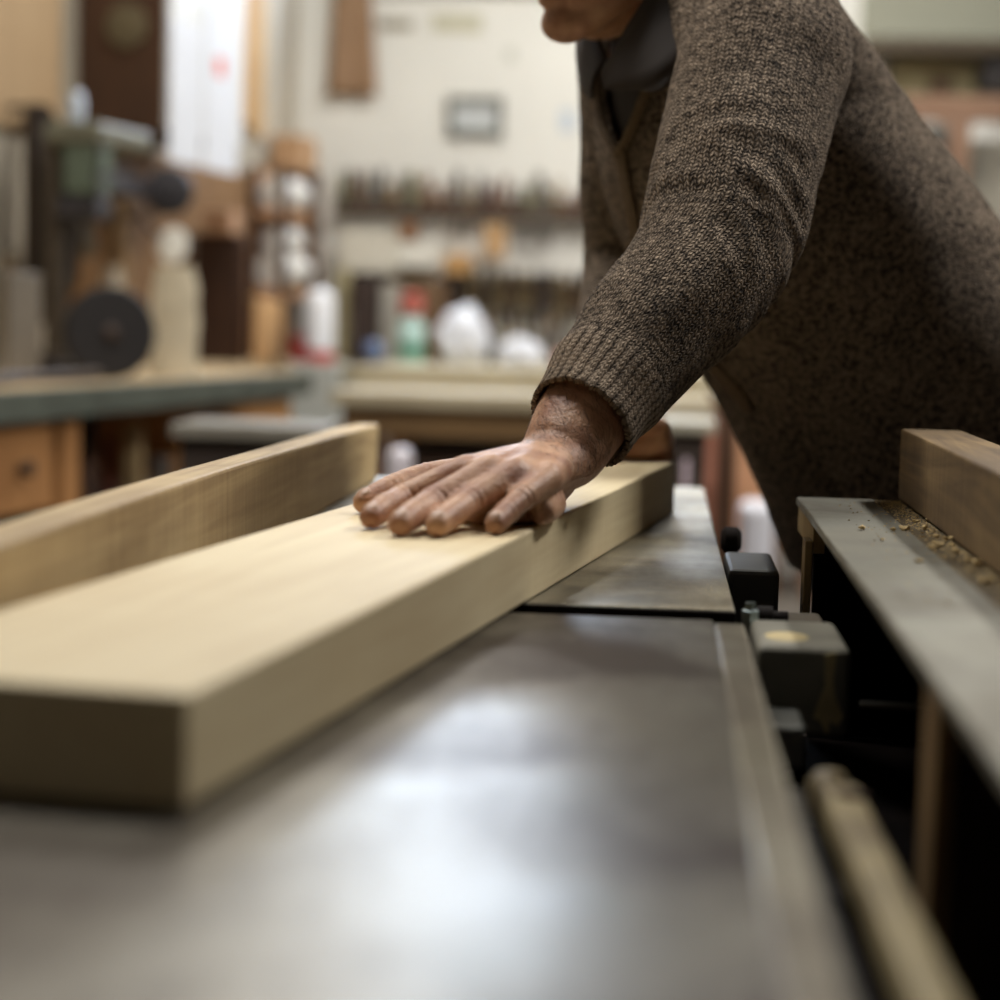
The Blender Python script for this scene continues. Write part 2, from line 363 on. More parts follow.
# pale guide rail with a rounded, bored end
rail = MB(); a0, a1, b0, b1 = atz(818, 778, TZ - .03), atz(860, 783, TZ - .03), atz(916, 1000, TZ - .03), atz(966, 1000, TZ - .03)
b0 = a0 + (b0 - a0) * 1.6; b1 = a1 + (b1 - a1) * 1.6
dz = np.array([0, 0, 0.022])
rail.add([a0 - dz, a1 - dz, b1 - dz, b0 - dz, a0, a1, b1, b0], [(0, 3, 2, 1), (4, 5, 6, 7), (0, 1, 5, 4), (1, 2, 6, 5), (2, 3, 7, 6), (3, 0, 4, 7)])
rl = rail.build('guide_rail', mat('worn_cream_rail', (196, 178, 134), 0.5, var=0.3, scale=14, col2=(140, 124, 94)), mach, bevel=0.004)
mid = (a0 + a1) / 2
MB().lathe(mid + [-0.004, 0.012, -0.024], (0, 0, 1), [(0, .012), (.020, .012), (.026, .007), (.027, .001)], 18).build('rail_boss', mat('worn_cream_rail', (150, 140, 110)), rl, smooth=True)
MB().lathe(mid + [0.004, -0.035, 0.0002], (0, 0, 1), [(0, .008), (.0012, .008)], 18).build('bolt_hole', mat('rust_dark', (66, 48, 34), 0.9), rl)
MB().bar((0.078, 0.30, TZ - 0.05), (0.078, 1.10, TZ - 0.05), 0.016, 0.02).build('rail_backing', mat('machine_grey2', (66, 62, 56), 0.6), mach)
for y in (0.5, 0.95): MB().bar((0.06, y, TZ - 0.056), (0.125, y, TZ - 0.056), 0.02, 0.008).build('rail_bracket', black, mach)

# ------------------------------------------------------------------ side table on the right and its beam
ZP = TZ + 0.05; XL, XM, XB = 0.1365, 0.209, 0.2345; YE = 1.937
side = thing('side_table', 'narrow grey metal topped side table right of the planing machine, scattered with wood chips', 'table', (0.25, 1.2, 0))
MB().box((XL, -0.1, ZP - 0.0075), (XM, YE, ZP)).build('metal_plate', steel('dull_plate_steel', (156, 154, 143), (120, 116, 106), 0.42, 0.6, scale=9, dust=0.12), side, bevel=0.0012)
MB().box((XM + 0.0003, -0.1, ZP - 0.0075), (0.42, YE - 0.002, ZP - 0.0008)).build('rear_strip', steel('brown_plate_steel', (112, 100, 80), (84, 74, 60), 0.5, 0.65, scale=8, dust=0.45), side, bevel=0.001)
ply = wood('pale_ply', (172, 148, 104), (120, 96, 62), axis=2, scale=2.0)
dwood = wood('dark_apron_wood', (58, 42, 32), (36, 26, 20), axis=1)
e0 = aty(805.5, 541, 1.74)
MB().box((e0[0], 1.74, TZ - 0.085), (e0[0] + .0065, 1.775, e0[2])).build('end_panel', ply, side, bevel=0.001)
MB().box((e0[0] + .0066, 1.742, e0[2] - .011), (e0[0] + .017, 1.93, ZP - .008)).build('end_cleat', ply, side, bevel=0.001)
MB().box((0.1265, 0.0, 0.66), (0.299, 1.9, 0.675)).build('lower_shelf', mat('shade_black_board', (30, 24, 21), .95, spec=.04), side)  # added black shelf: the dark void under the plate put into its colour
MB().box((0.1515, 1.893, 0.676), (0.299, 1.899, ZP - 0.0095)).build('shade_end_board', mat('shade_black_board', (30, 24, 21)), side)  # added black board: hides lit things behind, keeps the void dark
MB().box((0.30, 0.0, 0.2), (0.312, 1.9, TZ - .062)).build('back_panel', black, side)  # added black panel: closes off the floor so the void stays dark
MB().lathe((0.15, 1.41, TZ - 0.050), (1, -0.05, 0), [(0, .0025), (.149, .0025)], 10).build('locking_rod', mat('bright_rod', (190, 186, 176), 0.25, 1.0), side, smooth=True)
MB().box((0.142, 0.985, TZ - 0.13), (0.152, 1.03, ZP - 0.009)).build('apron_post', wood('tan_post', (150, 122, 84), (104, 78, 50), axis=2, scale=2.0), side, bevel=0.0015)
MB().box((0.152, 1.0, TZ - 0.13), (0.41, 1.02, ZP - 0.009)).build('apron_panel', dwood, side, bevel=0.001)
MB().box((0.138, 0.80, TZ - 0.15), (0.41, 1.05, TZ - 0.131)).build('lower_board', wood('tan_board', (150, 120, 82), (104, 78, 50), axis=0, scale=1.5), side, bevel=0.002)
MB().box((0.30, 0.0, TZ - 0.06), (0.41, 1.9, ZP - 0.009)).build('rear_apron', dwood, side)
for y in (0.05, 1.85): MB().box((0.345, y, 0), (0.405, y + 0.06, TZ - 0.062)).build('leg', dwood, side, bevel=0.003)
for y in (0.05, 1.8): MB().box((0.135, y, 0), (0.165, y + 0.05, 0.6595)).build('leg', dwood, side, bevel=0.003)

beam = MB().box((XB, 0.2, ZP + 0.0003), (XB + 0.058, YE + 0.012, ZP + 0.068)).build('timber_beam', wood('weathered_beam', (136, 112, 76), (66, 47, 30), axis=1, ring=0.7, saw=0.25, blotch=0.4), loc=(0.26, 1.2, ZP), bevel=0.002)
tag(beam, 'square brown timber beam lying along the side table behind the grey metal strip', 'beam')

# chips and dust on the side table
chipm = mat('fresh_chip', (206, 178, 122), 0.7, var=0.3, scale=90)
CH = [(862, 530, 5), (905, 531, 6), (893, 531, 4), (940, 547, 6), (932, 550, 5), (948, 541, 5), (925, 529, 4), (916, 523, 4), (955, 553, 5), (882, 541, 3), (919, 563, 4), (977, 566, 6), (968, 562, 4), (945, 528, 4), (928, 521, 3), (952, 547, 4), (984, 584, 6), (936, 538, 4)]
first = None
for i, (px, py, sz) in enumerate(CH):
    P = atz(px, py, ZP); s = sz * 0.00098
    if first is None:
        bm2 = bmesh.new(); bmesh.ops.create_icosphere(bm2, subdivisions=2, radius=1.0)
        for v in bm2.verts:
            k = 0.75 + 0.5 * noise.noise(v.co * 1.7); v.co = Vector((v.co.x * 1.25 * k, v.co.y * 0.7 * k, v.co.z * 0.42 * k + 0.25 * v.co.x * v.co.x))
        lo = min(v.co.z for v in bm2.verts)
        for v in bm2.verts: v.co.z -= lo
        me = bpy.data.meshes.new('wood_chip'); bm2.to_mesh(me); bm2.free(); me.materials.append(chipm)
        o = bpy.data.objects.new('wood_chip', me); first = o
    else: o = first.copy()
    C.objects.link(o); o.location = Vector((P[0], P[1], ZP + 0.0003)); o.scale = (s, s, s); o.rotation_euler = (0, 0, rng.uniform(0, 6.28))
    tag(o, 'small pale wood chip lying on the grey side table by the beam', 'wood chip', 'wood chips on the side table')
sd = MB()
for i in range(1500):
    u = rng.rand(); y = 1.93 - 0.75 * u ** 1.3; x = XB - abs(rng.normal(0, 0.012)) - 0.0005
    if rng.rand() < 0.12: x = XB - rng.uniform(0, 0.07)
    r = rng.uniform(0.0004, 0.0013); h = r * 0.7; a = rng.uniform(0, 6.28)
    c, s_ = math.cos(a) * r, math.sin(a) * r
    z = ZP - 0.0004 if x > XM else ZP + 0.0003
    sd.add([(x + c, y + s_, z), (x - s_, y + c, z), (x - c * 1.6, y - s_ * 1.6, z), (x, y, z + h)], [(0, 1, 3), (1, 2, 3), (2, 0, 3), (0, 2, 1)])
sdo = sd.build('sawdust', chipm, loc=(0.22, 1.6, ZP)); tag(sdo, 'sawdust strewn along the foot of the brown timber beam', 'sawdust', kind='stuff')

# ------------------------------------------------------------------ fence board standing on edge
fb = MB(); ys = [1.05, 1.2, 1.4, 1.6, 1.8, 2.0, 2.2, 2.4, 2.5, 2.565]
zt = np.interp(ys, [1.0, 1.3, 1.7, 2.1, 2.4, 2.57], [0.0845, 0.085, 0.083, 0.0785, 0.075, 0.072])
xl = np.interp(ys, [1.0, 1.5, 2.1, 2.35, 2.57], [-0.394, -0.393, -0.389, -0.395, -0.386])
vs = []
for y, z, x in zip(ys, zt, xl):
    yy = y - (0.03 if y > 2.55 else 0)
    vs += [(-0.3565, yy, TZ + 0.0003), (-0.3575, y, TZ + z), (x, y, TZ + z), (x, yy, TZ + 0.0003)]
m_ = len(ys); fs = [(4 * i + k, 4 * i + (k + 1) % 4, 4 * i + 4 + (k + 1) % 4, 4 * i + 4 + k) for i in range(m_ - 1) for k in range(4)] + [(3, 2, 1, 0), tuple(4 * m_ - 4 + k for k in range(4))]
fb.add(vs, fs)
fo = fb.build('fence_board', wood('fence_wood', (200, 175, 130), (132, 104, 67), axis=1, ring=0.55, saw=0.25, blotch=0.3), loc=(-0.37, 1.8, TZ), bevel=0.003)
tag(fo, 'tan wooden board standing on edge on the machine table left of the plank', 'board')

# ------------------------------------------------------------------ the plank under the hands
PB0, PB1 = np.array([-0.1985, 0.838, TZ]), np.array([0.0225, 2.250, TZ])
PA = N(PB1 - PB0); PL = np.array([-PA[1], PA[0], 0]); PW, PT0, PT1 = 0.1835, 0.0505, 0.0585; PLEN = np.linalg.norm(PB1 - PB0)
def plank_pt(s, w, h):
    """S along the plank from its near end, W across from the right edge, H of its thickness."""
    return PB0 + PA * s + PL * w + np.array([0, 0, 0.0003 + h * (PT0 + (PT1 - PT0) * s / PLEN)])
def plank_top(P): return TZ + 0.0003 + PT0 + (PT1 - PT0) * ((np.asarray(P) - PB0) @ PA) / PLEN
pk = MB(); sv = np.linspace(0, PLEN, 9)
for s in sv:
    for w, h in ((0, 0), (0, 1), (PW, 1), (PW, 0)): pk.v.append(tuple(plank_pt(s, w, h)))
pk.f += [(4 * i + k, 4 * i + (k + 1) % 4, 4 * i + 4 + (k + 1) % 4, 4 * i + 4 + k) for i in range(8) for k in range(4)] + [(3, 2, 1, 0), (32, 33, 34, 35)]
ang = math.atan2(-PA[0], PA[1]); Rz = Matrix.Rotation(-ang, 4, 'Z')
pk.v = [tuple(Rz @ (Vector(v) - Vector(PB0))) for v in pk.v]
po = pk.build('plank', wood('plank_wood', (228, 212, 174), (184, 156, 112), axis=1, ring=0.32, saw=0.08, blotch=0.22, rough=0.6), bevel=0.0025, seg=3)
po.location = Vector(PB0); po.rotation_euler = (0, 0, ang)
tag(po, 'thick pale cream plank lying flat on the machine under the hands', 'plank')
kn = MB().lathe((-0.145, -0.0006, 0.030), (0, 1, 0), [(0, .007), (.0008, .007)], 18)
o = kn.build('knot', mat('knot_brown', (96, 66, 40), 0.7), None); o.parent = po
# ------------------------------------------------------------------ the man
PHI = math.radians(25)
FH = np.array([-math.sin(_th), math.cos(_th), 0])
FD = -math.cos(PHI) * _r0 - math.sin(PHI) * FH          # the way he faces
LH = math.sin(PHI) * _r0 - math.cos(PHI) * FH           # towards his left
Z3 = np.array([0, 0, 1.0])

SP = [(985, 690, 2.38), (952, 545, 2.36), (908, 405, 2.33), (853, 306, 2.30), (786, 218, 2.26), (735, 132, 2.22), (700, 55, 2.19), (672, -8, 2.17)]
SPW = [at(*p) for p in SP]
SA = [0.195, 0.198, 0.20, 0.20, 0.20, 0.190, 0.145, 0.085]
SB = [0.185, 0.19, 0.198, 0.186, 0.178, 0.155, 0.115, 0.078]
SHL, ELL, WRL = at(764, 52, 2.0), at(716, 258, 1.83), at(556, 460, 1.65)
SHR, ELR = at(652, 78, 2.32), at(634, 268, 2.43)
WRR = plank_pt(PLEN - 0.035, 0.075, 1) + np.array([0, 0, 0.052])
FOR = np.array([0.0, 0.0, 0.0])

# --- left hand: solved along sight lines so that the finger bones have real lengths and the tips rest on the plank
def solve(prev, x, y, l):
    v = ray(x, y); w = CAM - prev; a = v @ v; b = 2 * v @ w; c = w @ w - l * l
    return CAM + (-b + math.sqrt(max(b * b - 4 * a * c, 0))) / (2 * a) * v
def finger(tip, rest, h):
    z = TZ + 0.054
    for _ in range(3): z = plank_top(atz(tip[0], tip[1], z)) + h
    P = [atz(tip[0], tip[1], z)]
    for x, y, l in rest: P.append(solve(P[-1], x, y, l))
    return P[::-1]
HAND = {
    'pinky': (finger((495, 524), [(507, 512, .022), (521, 499, .023), (548, 479, .042)], .0084), (.0122, .0106, .0097, .0086)),
    'ring': (finger((437, 525), [(451, 515, .026), (468, 503, .031), (514, 474, .055)], .0093), (.0128, .0118, .0109, .0096)),
    'middle': (finger((400, 524), [(414, 514, .027), (433, 502, .033), (489, 471, .060)], .0095), (.0132, .0122, .0112, .0098)),
    'index': (finger((371, 517), [(385, 507, .025), (403, 499, .030), (464, 471, .057)], .0095), (.0132, .0120, .0110, .0097)),
    'thumb': (finger((364, 502), [(392, 489, .032), (429, 478, .042), (497, 470, .060)], .0095), (.0155, .0136, .0120, .0098)),
}
body = []                                     # closed islands, united below
def grow(pts, rad, n=16, ref=None, sub=4): body.append(sweep(pts, rad, n, ref, sub))
def grow_hand(H, W, across):
    m = {k: v[0][0] for k, v in H.items()}
    for k, (P, R) in H.items():
        if k == 'thumb':
            grow([W * 0.55 + P[0] * 0.45, P[0], P[1], P[2], P[3]], [.017, R[0], R[1], R[2], R[3]], 14); continue
        q = [P[0], (P[0] + P[1]) / 2, P[1], (P[1] + P[2]) / 2, P[2], P[3]]
        grow(q, [R[0], (R[0] + R[1]) / 2 * 0.97, R[1], (R[1] + R[2]) / 2 * 0.95, R[2], R[3]], 14, sub=3)
        grow([W, W * 0.45 + P[0] * 0.55, P[0]], [.020, .0165, .0118], 14)
    ks = ['index', 'middle', 'ring', 'pinky']
    for a, b in zip(ks, ks[1:]):
        c = (m[a] + m[b]) / 2
        grow([W, W * 0.4 + c * 0.6, c], [.020, .016, .0098], 14)
    return m
mk = grow_hand(HAND, WRL, None)
acr0 = N(mk['pinky'] - mk['index'])
# pads of the palm, resting on the plank
heel = mk['pinky'] * 0.35 + WRL * 0.65 - acr0 * .010; heel[2] = plank_top(heel) + 0.0165
hp = mk['pinky'] * 0.9 + WRL * 0.1 - acr0 * .006; hp[2] = plank_top(hp) + 0.014
_pt = float(plank_top(heel)); ul = [atz(523, 507, _pt + .013), atz(537, 499, _pt + .016), atz(554, 482, _pt + .023)]
grow([ul[0] - PA * .004, *ul, ul[2] * .5 + WRL * .5], [(.0135, .011), (.0145, .012), (.017, .0135), (.021, .0165), (.026, .022)], 18, ref=Z3)
pm = (mk['middle'] + mk['ring']) / 2 * 0.8 + WRL * 0.2; pm[2] = plank_top(pm) + 0.017
th = HAND['thumb'][0][0] * 0.75 + WRL * 0.25; th[2] = plank_top(th) + 0.020
grow([th, (th + pm) / 2, pm], [.019, .016, .014], 14)
grow([WRL - [0, 0, .006], th], [.021, .019], 14)
grow([WRL - [0, 0, .006], heel], [.022, .0165], 14)
for k, (P, R) in HAND.items():           # flesh under the knuckles, down to the board
    if k == 'thumb': continue
    a_ = P[0] * .80 + P[1] * .20; a_ = np.array([a_[0], a_[1], plank_top(a_) + .0125]); b_ = P[0] * .55 + WRL * .45; b_ = np.array([b_[0], b_[1], plank_top(b_) + .0135])
    grow([a_, (a_ + b_) / 2, b_, heel * .6 + b_ * .4], [.0115, .0130, .0130, .0150], 14)
acr = N(mk['pinky'] - mk['index'])
fa = N(ELL - WRL)
grow([mk['middle'] * 0.3 + WRL * 0.7 - [0, 0, .004], WRL, WRL + fa * 0.02, WRL + fa * 0.06 - RT * .005, WRL + fa * 0.13 - RT * .005, ELL], [(.032, .020), (.035, .027), (.0375, .031), (.041, .036), (.043, .040), (.042, .042)], 24, ref=acr)
un = WRL + fa * 0.022 + acr * 0.021 + np.array([0, 0, .012])
body.append(ellipsoid(un, [fa * .013, acr * .010, np.cross(fa, acr) * .010]))
for k in ('index', 'middle', 'ring', 'pinky'):          # tendons and knuckles on the back of the hand
    P = HAND[k][0]; up_ = N(Z3 - FD * 0.2)
    body.append(ellipsoid(P[0] + Z3 * .0035, [N(P[1] - P[0]) * .012, np.cross(N(P[1] - P[0]), Z3) * .0095, Z3 * .0098], 16))
    grow([WRL + fa * -.01 + Z3 * .016, WRL * 0.5 + P[0] * 0.5 + Z3 * .0142, P[0] + Z3 * .0095], [.0035, .0028, .003], 8)
vn = np.cross(fa, acr); vn = vn if vn[2] > 0 else -vn
for o1, o2 in ((-.012, .004), (.006, .014), (.014, -.002)):  # veins
    grow([WRL + fa * .05 + acr * o1 + Z3 * .0235, WRL + acr * o2 * .6 + Z3 * .0205, WRL * .55 + mk['ring'] * .45 + acr * o2 + Z3 * .0152], [.002, .002, .0018], 8)
grow([ELL, (ELL + SHL) / 2, SHL], [.044, .052, .060], 20)

# --- right hand, closed over the far end of the plank
RH = {}
for k, w, o in (('index', .083, 0), ('middle', .060, .006), ('ring', .038, .003), ('pinky', .016, -.004)):
    q = lambda s, h, dw=0: plank_pt(PLEN + s, w + dw, 1) + np.array([0, 0, h])
    RH[k] = ([q(-.012 + o, .036), q(.024 + o, .022), q(.031, -.004), q(.022, -.026)], (.0125, .0110, .0100, .0085))
RH['thumb'] = ([plank_pt(PLEN - .04, .115, 1) + [0, 0, .026], plank_pt(PLEN - .022, .125, 1) + [0, 0, .017], plank_pt(PLEN - .012, .138, 1) + [0, 0, .012], plank_pt(PLEN - .002, .15, 1) + [0, 0, .0095]], (.015, .0115, .0105, .0085))
grow_hand(RH, WRR, None)
p5 = (RH['pinky'][0][0] + WRR) / 2; p5 = p5 * np.array([1, 1, 0]) + Z3 * (plank_top(p5) + .017); grow([WRR - [0, 0, .018], p5, RH['pinky'][0][0] - [0, 0, .014]], [.022, .0165, .013])
fr = N(ELR - WRR)
grow([WRR, WRR + fr * .1, WRR + fr * .18, ELR], [(.031, .023), (.036, .03), (.043, .04), .044], 20, ref=PL)
grow([ELR, (ELR + SHR) / 2, SHR], [.046, .052, .060], 20)

# --- trunk, neck, legs
body.append(sweep(SPW[1:], [(a * 0.84, b * 0.84) for a, b in zip(SA[1:-1], SB[1:-1])] + [(.062, .062)], 28, LH, 4))
HEADC = at(574, 42, 2.115) ; TILT = math.radians(14)
HF = N(FD * math.cos(TILT) - Z3 * math.sin(TILT)); HU = N(Z3 * math.cos(TILT) + FD * math.sin(TILT)); HL = np.cross(HU, HF)
HEADC = HEADC - HF * 0.060 + HU * 0.118
def hd(f, l, u): return HEADC + HF * f + HL * l + HU * u
grow([SPW[-1] + (SPW[-2] - SPW[-1]) * 0.4, SPW[-1], SPW[-1] * 0.4 + hd(-.02, 0, -.05) * 0.6, hd(-.02, 0, -.03)], [.070, .060, .058, .060], 20)
for sg, S in ((1, SHL), (-1, SHR)): grow([SPW[-1] * 0.7 + SPW[-2] * 0.3, (SPW[-2] + S) / 2 + Z3 * .02, S], [.060, .066, .062], 18)
E_ = lambda c, a: body.append(ellipsoid(c, [HF * a[0], HL * a[1], HU * a[2]], 24))
E_(hd(-.015, 0, .035), (.098, .078, .095)); E_(hd(.018, 0, -.035), (.074, .064, .088)); E_(hd(.062, 0, -.096), (.030, .030, .023)); E_(hd(.072, 0, -.055), (.018, .030, .026))
for s in (-1, 1):
    grow([hd(-.025, s * .060, -.035), hd(.015, s * .050, -.075), hd(.055, s * .020, -.100)], [.018, .018, .017])
    E_(hd(.062, s * .040, -.012), (.022, .024, .020)); E_(hd(-.012, s * .078, -.005), (.018, .007, .031)); E_(hd(.098, s * .013, -.032), (.011, .008, .008))
    grow([hd(.090, s * .010, .030), hd(.082, s * .040, .034), hd(.055, s * .062, .022)], [.009, .009, .008])
grow([hd(.088, 0, .025), hd(.102, 0, -.005), hd(.113, 0, -.030)], [.009, .010, .0125])
grow([hd(.078, -.022, -.060), hd(.087, 0, -.058), hd(.078, .022, -.060)], [.0045, .0060, .0045]); grow([hd(.076, -.020, -.070), hd(.084, 0, -.071), hd(.076, .020, -.070)], [.005, .0068, .005])
PELV = SPW[1]
LEG = {}
for s in (1, -1):
    hip = PELV + LH * 0.095 * s - Z3 * .03; ank = np.array([hip[0], hip[1], 0.085]) + FD * (0.02 if s > 0 else -.16); knee = (hip + ank) / 2 + FD * 0.035
    LEG[s] = (hip, knee, ank)
    grow([hip, hip * .5 + knee * .5, knee, knee * .5 + ank * .5, ank], [.090, .078, .058, .052, .040], 20)
    grow([ank, ank + FD * .05 - Z3 * .035, ank + FD * .14 - Z3 * .05], [.038, .036, .026], 16)

V, F, E = remesh(body, 0.0023, 5)
# finer wrinkles over the finger joints
for k, (P, R) in HAND.items():
    for j, amp in ((1, .0007), (2, .0005)):
        d = N(P[j + 1] - P[j - 1]); q = V - P[j]; t = q @ d; rad = np.linalg.norm(q - t[:, None] * d, axis=1)
        m_ = (np.abs(t) < .010) & (rad < R[j] * 1.6) & (q[:, 2] > -.002)
        nn = (q - t[:, None] * d) / np.maximum(rad, 1e-6)[:, None]
        V[m_] += nn[m_] * (amp * np.sin(t[m_] / .0033 * PI * 1.0) * np.exp(-(t[m_] / .006) ** 2))[:, None]
# press everything that would dip into the plank back onto its top
rel = V - PB0; sA = rel @ PA; wA = rel @ PL; tp = plank_top(V)
ins = (sA > 0) & (sA < PLEN) & (wA > 0) & (wA < PW) & (V[:, 2] > TZ) & (V[:, 2] < tp + .0004)
V[ins, 2] = tp[ins] + .0004
end = (sA >= PLEN - .004) & (sA < PLEN + .0006) & (V[:, 2] < tp - .002) & (V[:, 2] > TZ - .05) & (wA > -.05) & (wA < PW)
V[end] += PA * (PLEN + .0006 - sA[end])[:, None]

def mk_mesh(name, V, F, m, parent, smooth=True):
    me = bpy.data.meshes.new(name); me.from_pydata([tuple(v) for v in V], [], F)
    return link(name, me, m, parent, smooth=smooth)

# skin
skin, nt, n, l, b = base('skin')
tc = n.new('ShaderNodeTexCoord')
nz = n.new('ShaderNodeTexNoise'); nz.inputs['Scale'].default_value = 38; nz.inputs['Detail'].default_value = 5; l.new(tc.outputs['Object'], nz.inputs['Vector'])
rp = n.new('ShaderNodeValToRGB'); e = rp.color_ramp.elements; e[0].position = .3; e[0].color = lin((158, 110, 85)); e[1].position = .72; e[1].color = lin((206, 163, 130))
l.new(nz.outputs['Fac'], rp.inputs['Fac']); l.new(rp.outputs[0], b.inputs['Base Color'])
b.inputs['Roughness'].default_value = 0.48; b.inputs['Subsurface Weight'].default_value = 0.06; b.inputs['Subsurface Radius'].default_value = (.006, .003, .002); b.inputs['Subsurface Scale'].default_value = 1.0
b.inputs['Specular IOR Level'].default_value = 0.4
vo = n.new('ShaderNodeTexVoronoi'); vo.inputs['Scale'].default_value = 520; l.new(tc.outputs['Object'], vo.inputs['Vector'])
n2 = n.new('ShaderNodeTexNoise'); n2.inputs['Scale'].default_value = 160; n2.inputs['Detail'].default_value = 4; n2.inputs['Distortion'].default_value = 1.0; l.new(tc.outputs['Object'], n2.inputs['Vector'])
ad = n.new('ShaderNodeMath'); ad.operation = 'MULTIPLY_ADD'; l.new(vo.outputs['Distance'], ad.inputs[0]); ad.inputs[1].default_value = .25; l.new(n2.outputs['Fac'], ad.inputs[2])
bp = n.new('ShaderNodeBump'); bp.inputs['Strength'].default_value = .55; bp.inputs['Distance'].default_value = .0018; l.new(ad.outputs[0], bp.inputs['Height']); l.new(bp.outputs[0], b.inputs['Normal'])

man = thing('person', 'person in a brown knitted cardigan leaning over the machine, both hands on the cream plank', 'person', (PELV[0], PELV[1], 0))
mk_mesh('body', V, F, skin, man)
# nails
nailm = mat('fingernail', (186, 146, 118), 0.42, var=0.06, scale=60)
for H in (HAND, RH):
    for k, (P, R) in H.items():
        d = N(P[3] - P[2]); up_ = N(Z3 - d * (Z3 @ d)) if H is HAND else N(PA * 1.0 - d * (PA @ d)); lt = np.cross(d, up_)
        w = R[3]
        c = P[3] + up_ * (w * .74) - d * (w * .12); d2 = N(d - up_ * .28); u2 = N(up_ - d2 * (up_ @ d2))
        nb = MB().add(*ellipsoid(c, [d2 * w * .74, lt * w * .64, u2 * w * .27], 16)); nb.build('fingernail', nailm, man, smooth=True)

# arm hair: short dark hairs lying on the left forearm and the back of the hand
S, D, O, T = along(V, [mk['middle'] * .75 + WRL * .25, WRL, ELL]); NV = normals(V, F)
up_side = NV @ N(Z3 * 1.0 - FH * 0.55)
L0 = np.linalg.norm(mk['middle'] * .75 + WRL * .25 - WRL)
cand = np.where((up_side > 0.15) & (S > .018) & (S < L0 + .085) & (D < .05) & (V[:, 2] > TZ + .06))[0]
wgt = 0.15 + np.clip((S[cand] - .03) / .06, 0, 1)
pick = rng.choice(cand, min(800, len(cand)), replace=False, p=wgt / wgt.sum())
hb = MB(); side_v = acr
for i in pick:
    p = V[i]; nn = NV[i]; dirn = N(side_v * rng.normal(.75, .25) - fa * rng.normal(.75, .3) + nn * .1); dirn = N(dirn - nn * (dirn @ nn)); ln = rng.uniform(.007, .014)
    wv = N(np.cross(dirn, nn)) * .00011; q = p + nn * .0003; m1 = q + dirn * ln * .55 + nn * .0011; e1 = q + dirn * ln + nn * .0009
    hb.add([q - wv, q + wv, m1 + wv, m1 - wv, e1, q + nn * .00012, m1 + nn * .00012], [(0, 1, 2, 3), (3, 2, 4), (0, 5, 6, 3), (1, 5, 6, 2)])
ho = hb.build('arm_hair', mat('arm_hair', (74, 54, 40), .6, var=.2), man); ho['kind'] = 'stuff'; ho['label'] = 'fine dark hair on the forearm'
# eyes and hair
for s in (1, -1):
    eb = MB().add(*ellipsoid(hd(.074, s * .031, .010), [HF * .0125, HL * .0125, HU * .0125], 18)).build('eye', mat('eye_white', (220, 212, 204), .25, var=.02), man, smooth=True)
    MB().add(*ellipsoid(hd(.0845, s * .031, .008), [HF * .0032, HL * .0058, HU * .0058], 14)).build('iris', mat('iris', (62, 48, 38), .2), eb, smooth=True)
hv, hf = ellipsoid(hd(-.022, 0, .045), [HF * .101, HL * .083, HU * .098], 36)
hv = np.array(hv); k = (hv - HEADC); keep = ((k @ HF) < .045) | ((k @ HU) > .085); keep &= (k @ HU) > -.045 + .5 * np.clip(k @ HF, 0, 1)
jit = np.array([noise.noise(Vector(v * 60)) for v in hv]); hv = hv + N(k[0]) * 0 + (k / np.linalg.norm(k, axis=1)[:, None]) * (jit * .004)[:, None]
hm = MB().add(hv, [f for f in hf if all(keep[i] for i in f)])
ho = hm.build('hair', mat('grey_brown_hair', (92, 80, 70), .7, var=.4, scale=90, stretch=(1, 1, .2)), man, smooth=True); sm = ho.modifiers.new('s', 'SOLIDIFY'); sm.thickness = .006; sm.offset = 1

# ------------------------------------------------------------------ cardigan
OFS = -RT * .005
CUFF = WRL + fa * 0.052 + OFS * .6
CUFR = WRR + fr * 0.06
armL = [CUFF - fa * .03, CUFF, CUFF + fa * .05 + OFS, CUFF + fa * .11 + OFS, ELL + OFS, (ELL * .6 + SHL * .4), (ELL * .25 + SHL * .75), SHL, SHL * .6 + SPW[-2] * .4]
radL = [.045, .0465, .052, .060, .070, .079, .084, .087, .083]
cloth = [sweep(armL, radL, 40, acr, 5)]
cloth.append(sweep([CUFR - fr * .03, CUFR, CUFR + fr * .07, ELR, ELR * .5 + SHR * .5, SHR, SHR * .6 + SPW[-2] * .4], [.043, .045, .052, .064, .074, .084, .08], 32, PL, 5))
cloth.append(sweep([SPW[0] * 1.6 - SPW[1] * .6] + SPW + [SPW[-1] * 2 - SPW[-2]], [(SA[0], SB[0])] + list(zip(SA, SB)) + [(.075, .072)], 48, LH, 5))
cloth.append(sweep([at(772, 44, 2.07), at(808, 92, 2.14), at(846, 142, 2.20)], [.078, .082, .084], 28, None, 5))
for S_ in (SHL, SHR): cloth.append(sweep([SPW[-1] * .75 + SPW[-2] * .25, (SPW[-2] * .55 + S_ * .45) + Z3 * .035, S_ + Z3 * .004], [.082, .094, .087], 28, None, 5))
CV, CF, CE = remesh(cloth, 0.0045, 10)
cn = normals(CV, CF)
armP = [CUFF, ELL, SHL]; sA_, dA_, oA_, tA_ = along(CV, armP)
sR_, dR_, oR_, tR_ = along(CV, [CUFR, ELR, SHR])
spine = catmull(SPW + [SPW[-1] * 2 - SPW[-2]], 6); sT_, dT_, oT_, tT_ = along(CV, spine)
def frame_angle(o, t, ref):
    a = ref - t * (t @ ref)[:, None]; a /= np.linalg.norm(a, axis=1)[:, None]; bb = np.cross(t, a)
    return np.arctan2(np.einsum('ij,ij->i', o, bb), np.einsum('ij,ij->i', o, a))
aA = frame_angle(oA_, tA_, -np.cross(fa, acr) * 0 + acr); aR = frame_angle(oR_, tR_, PL); 
bT = np.cross(LH, np.array([0, 0, 1.0]))
ref_front = FD
aT = frame_angle(oT_, tT_, ref_front)                     # 0 = middle of the chest
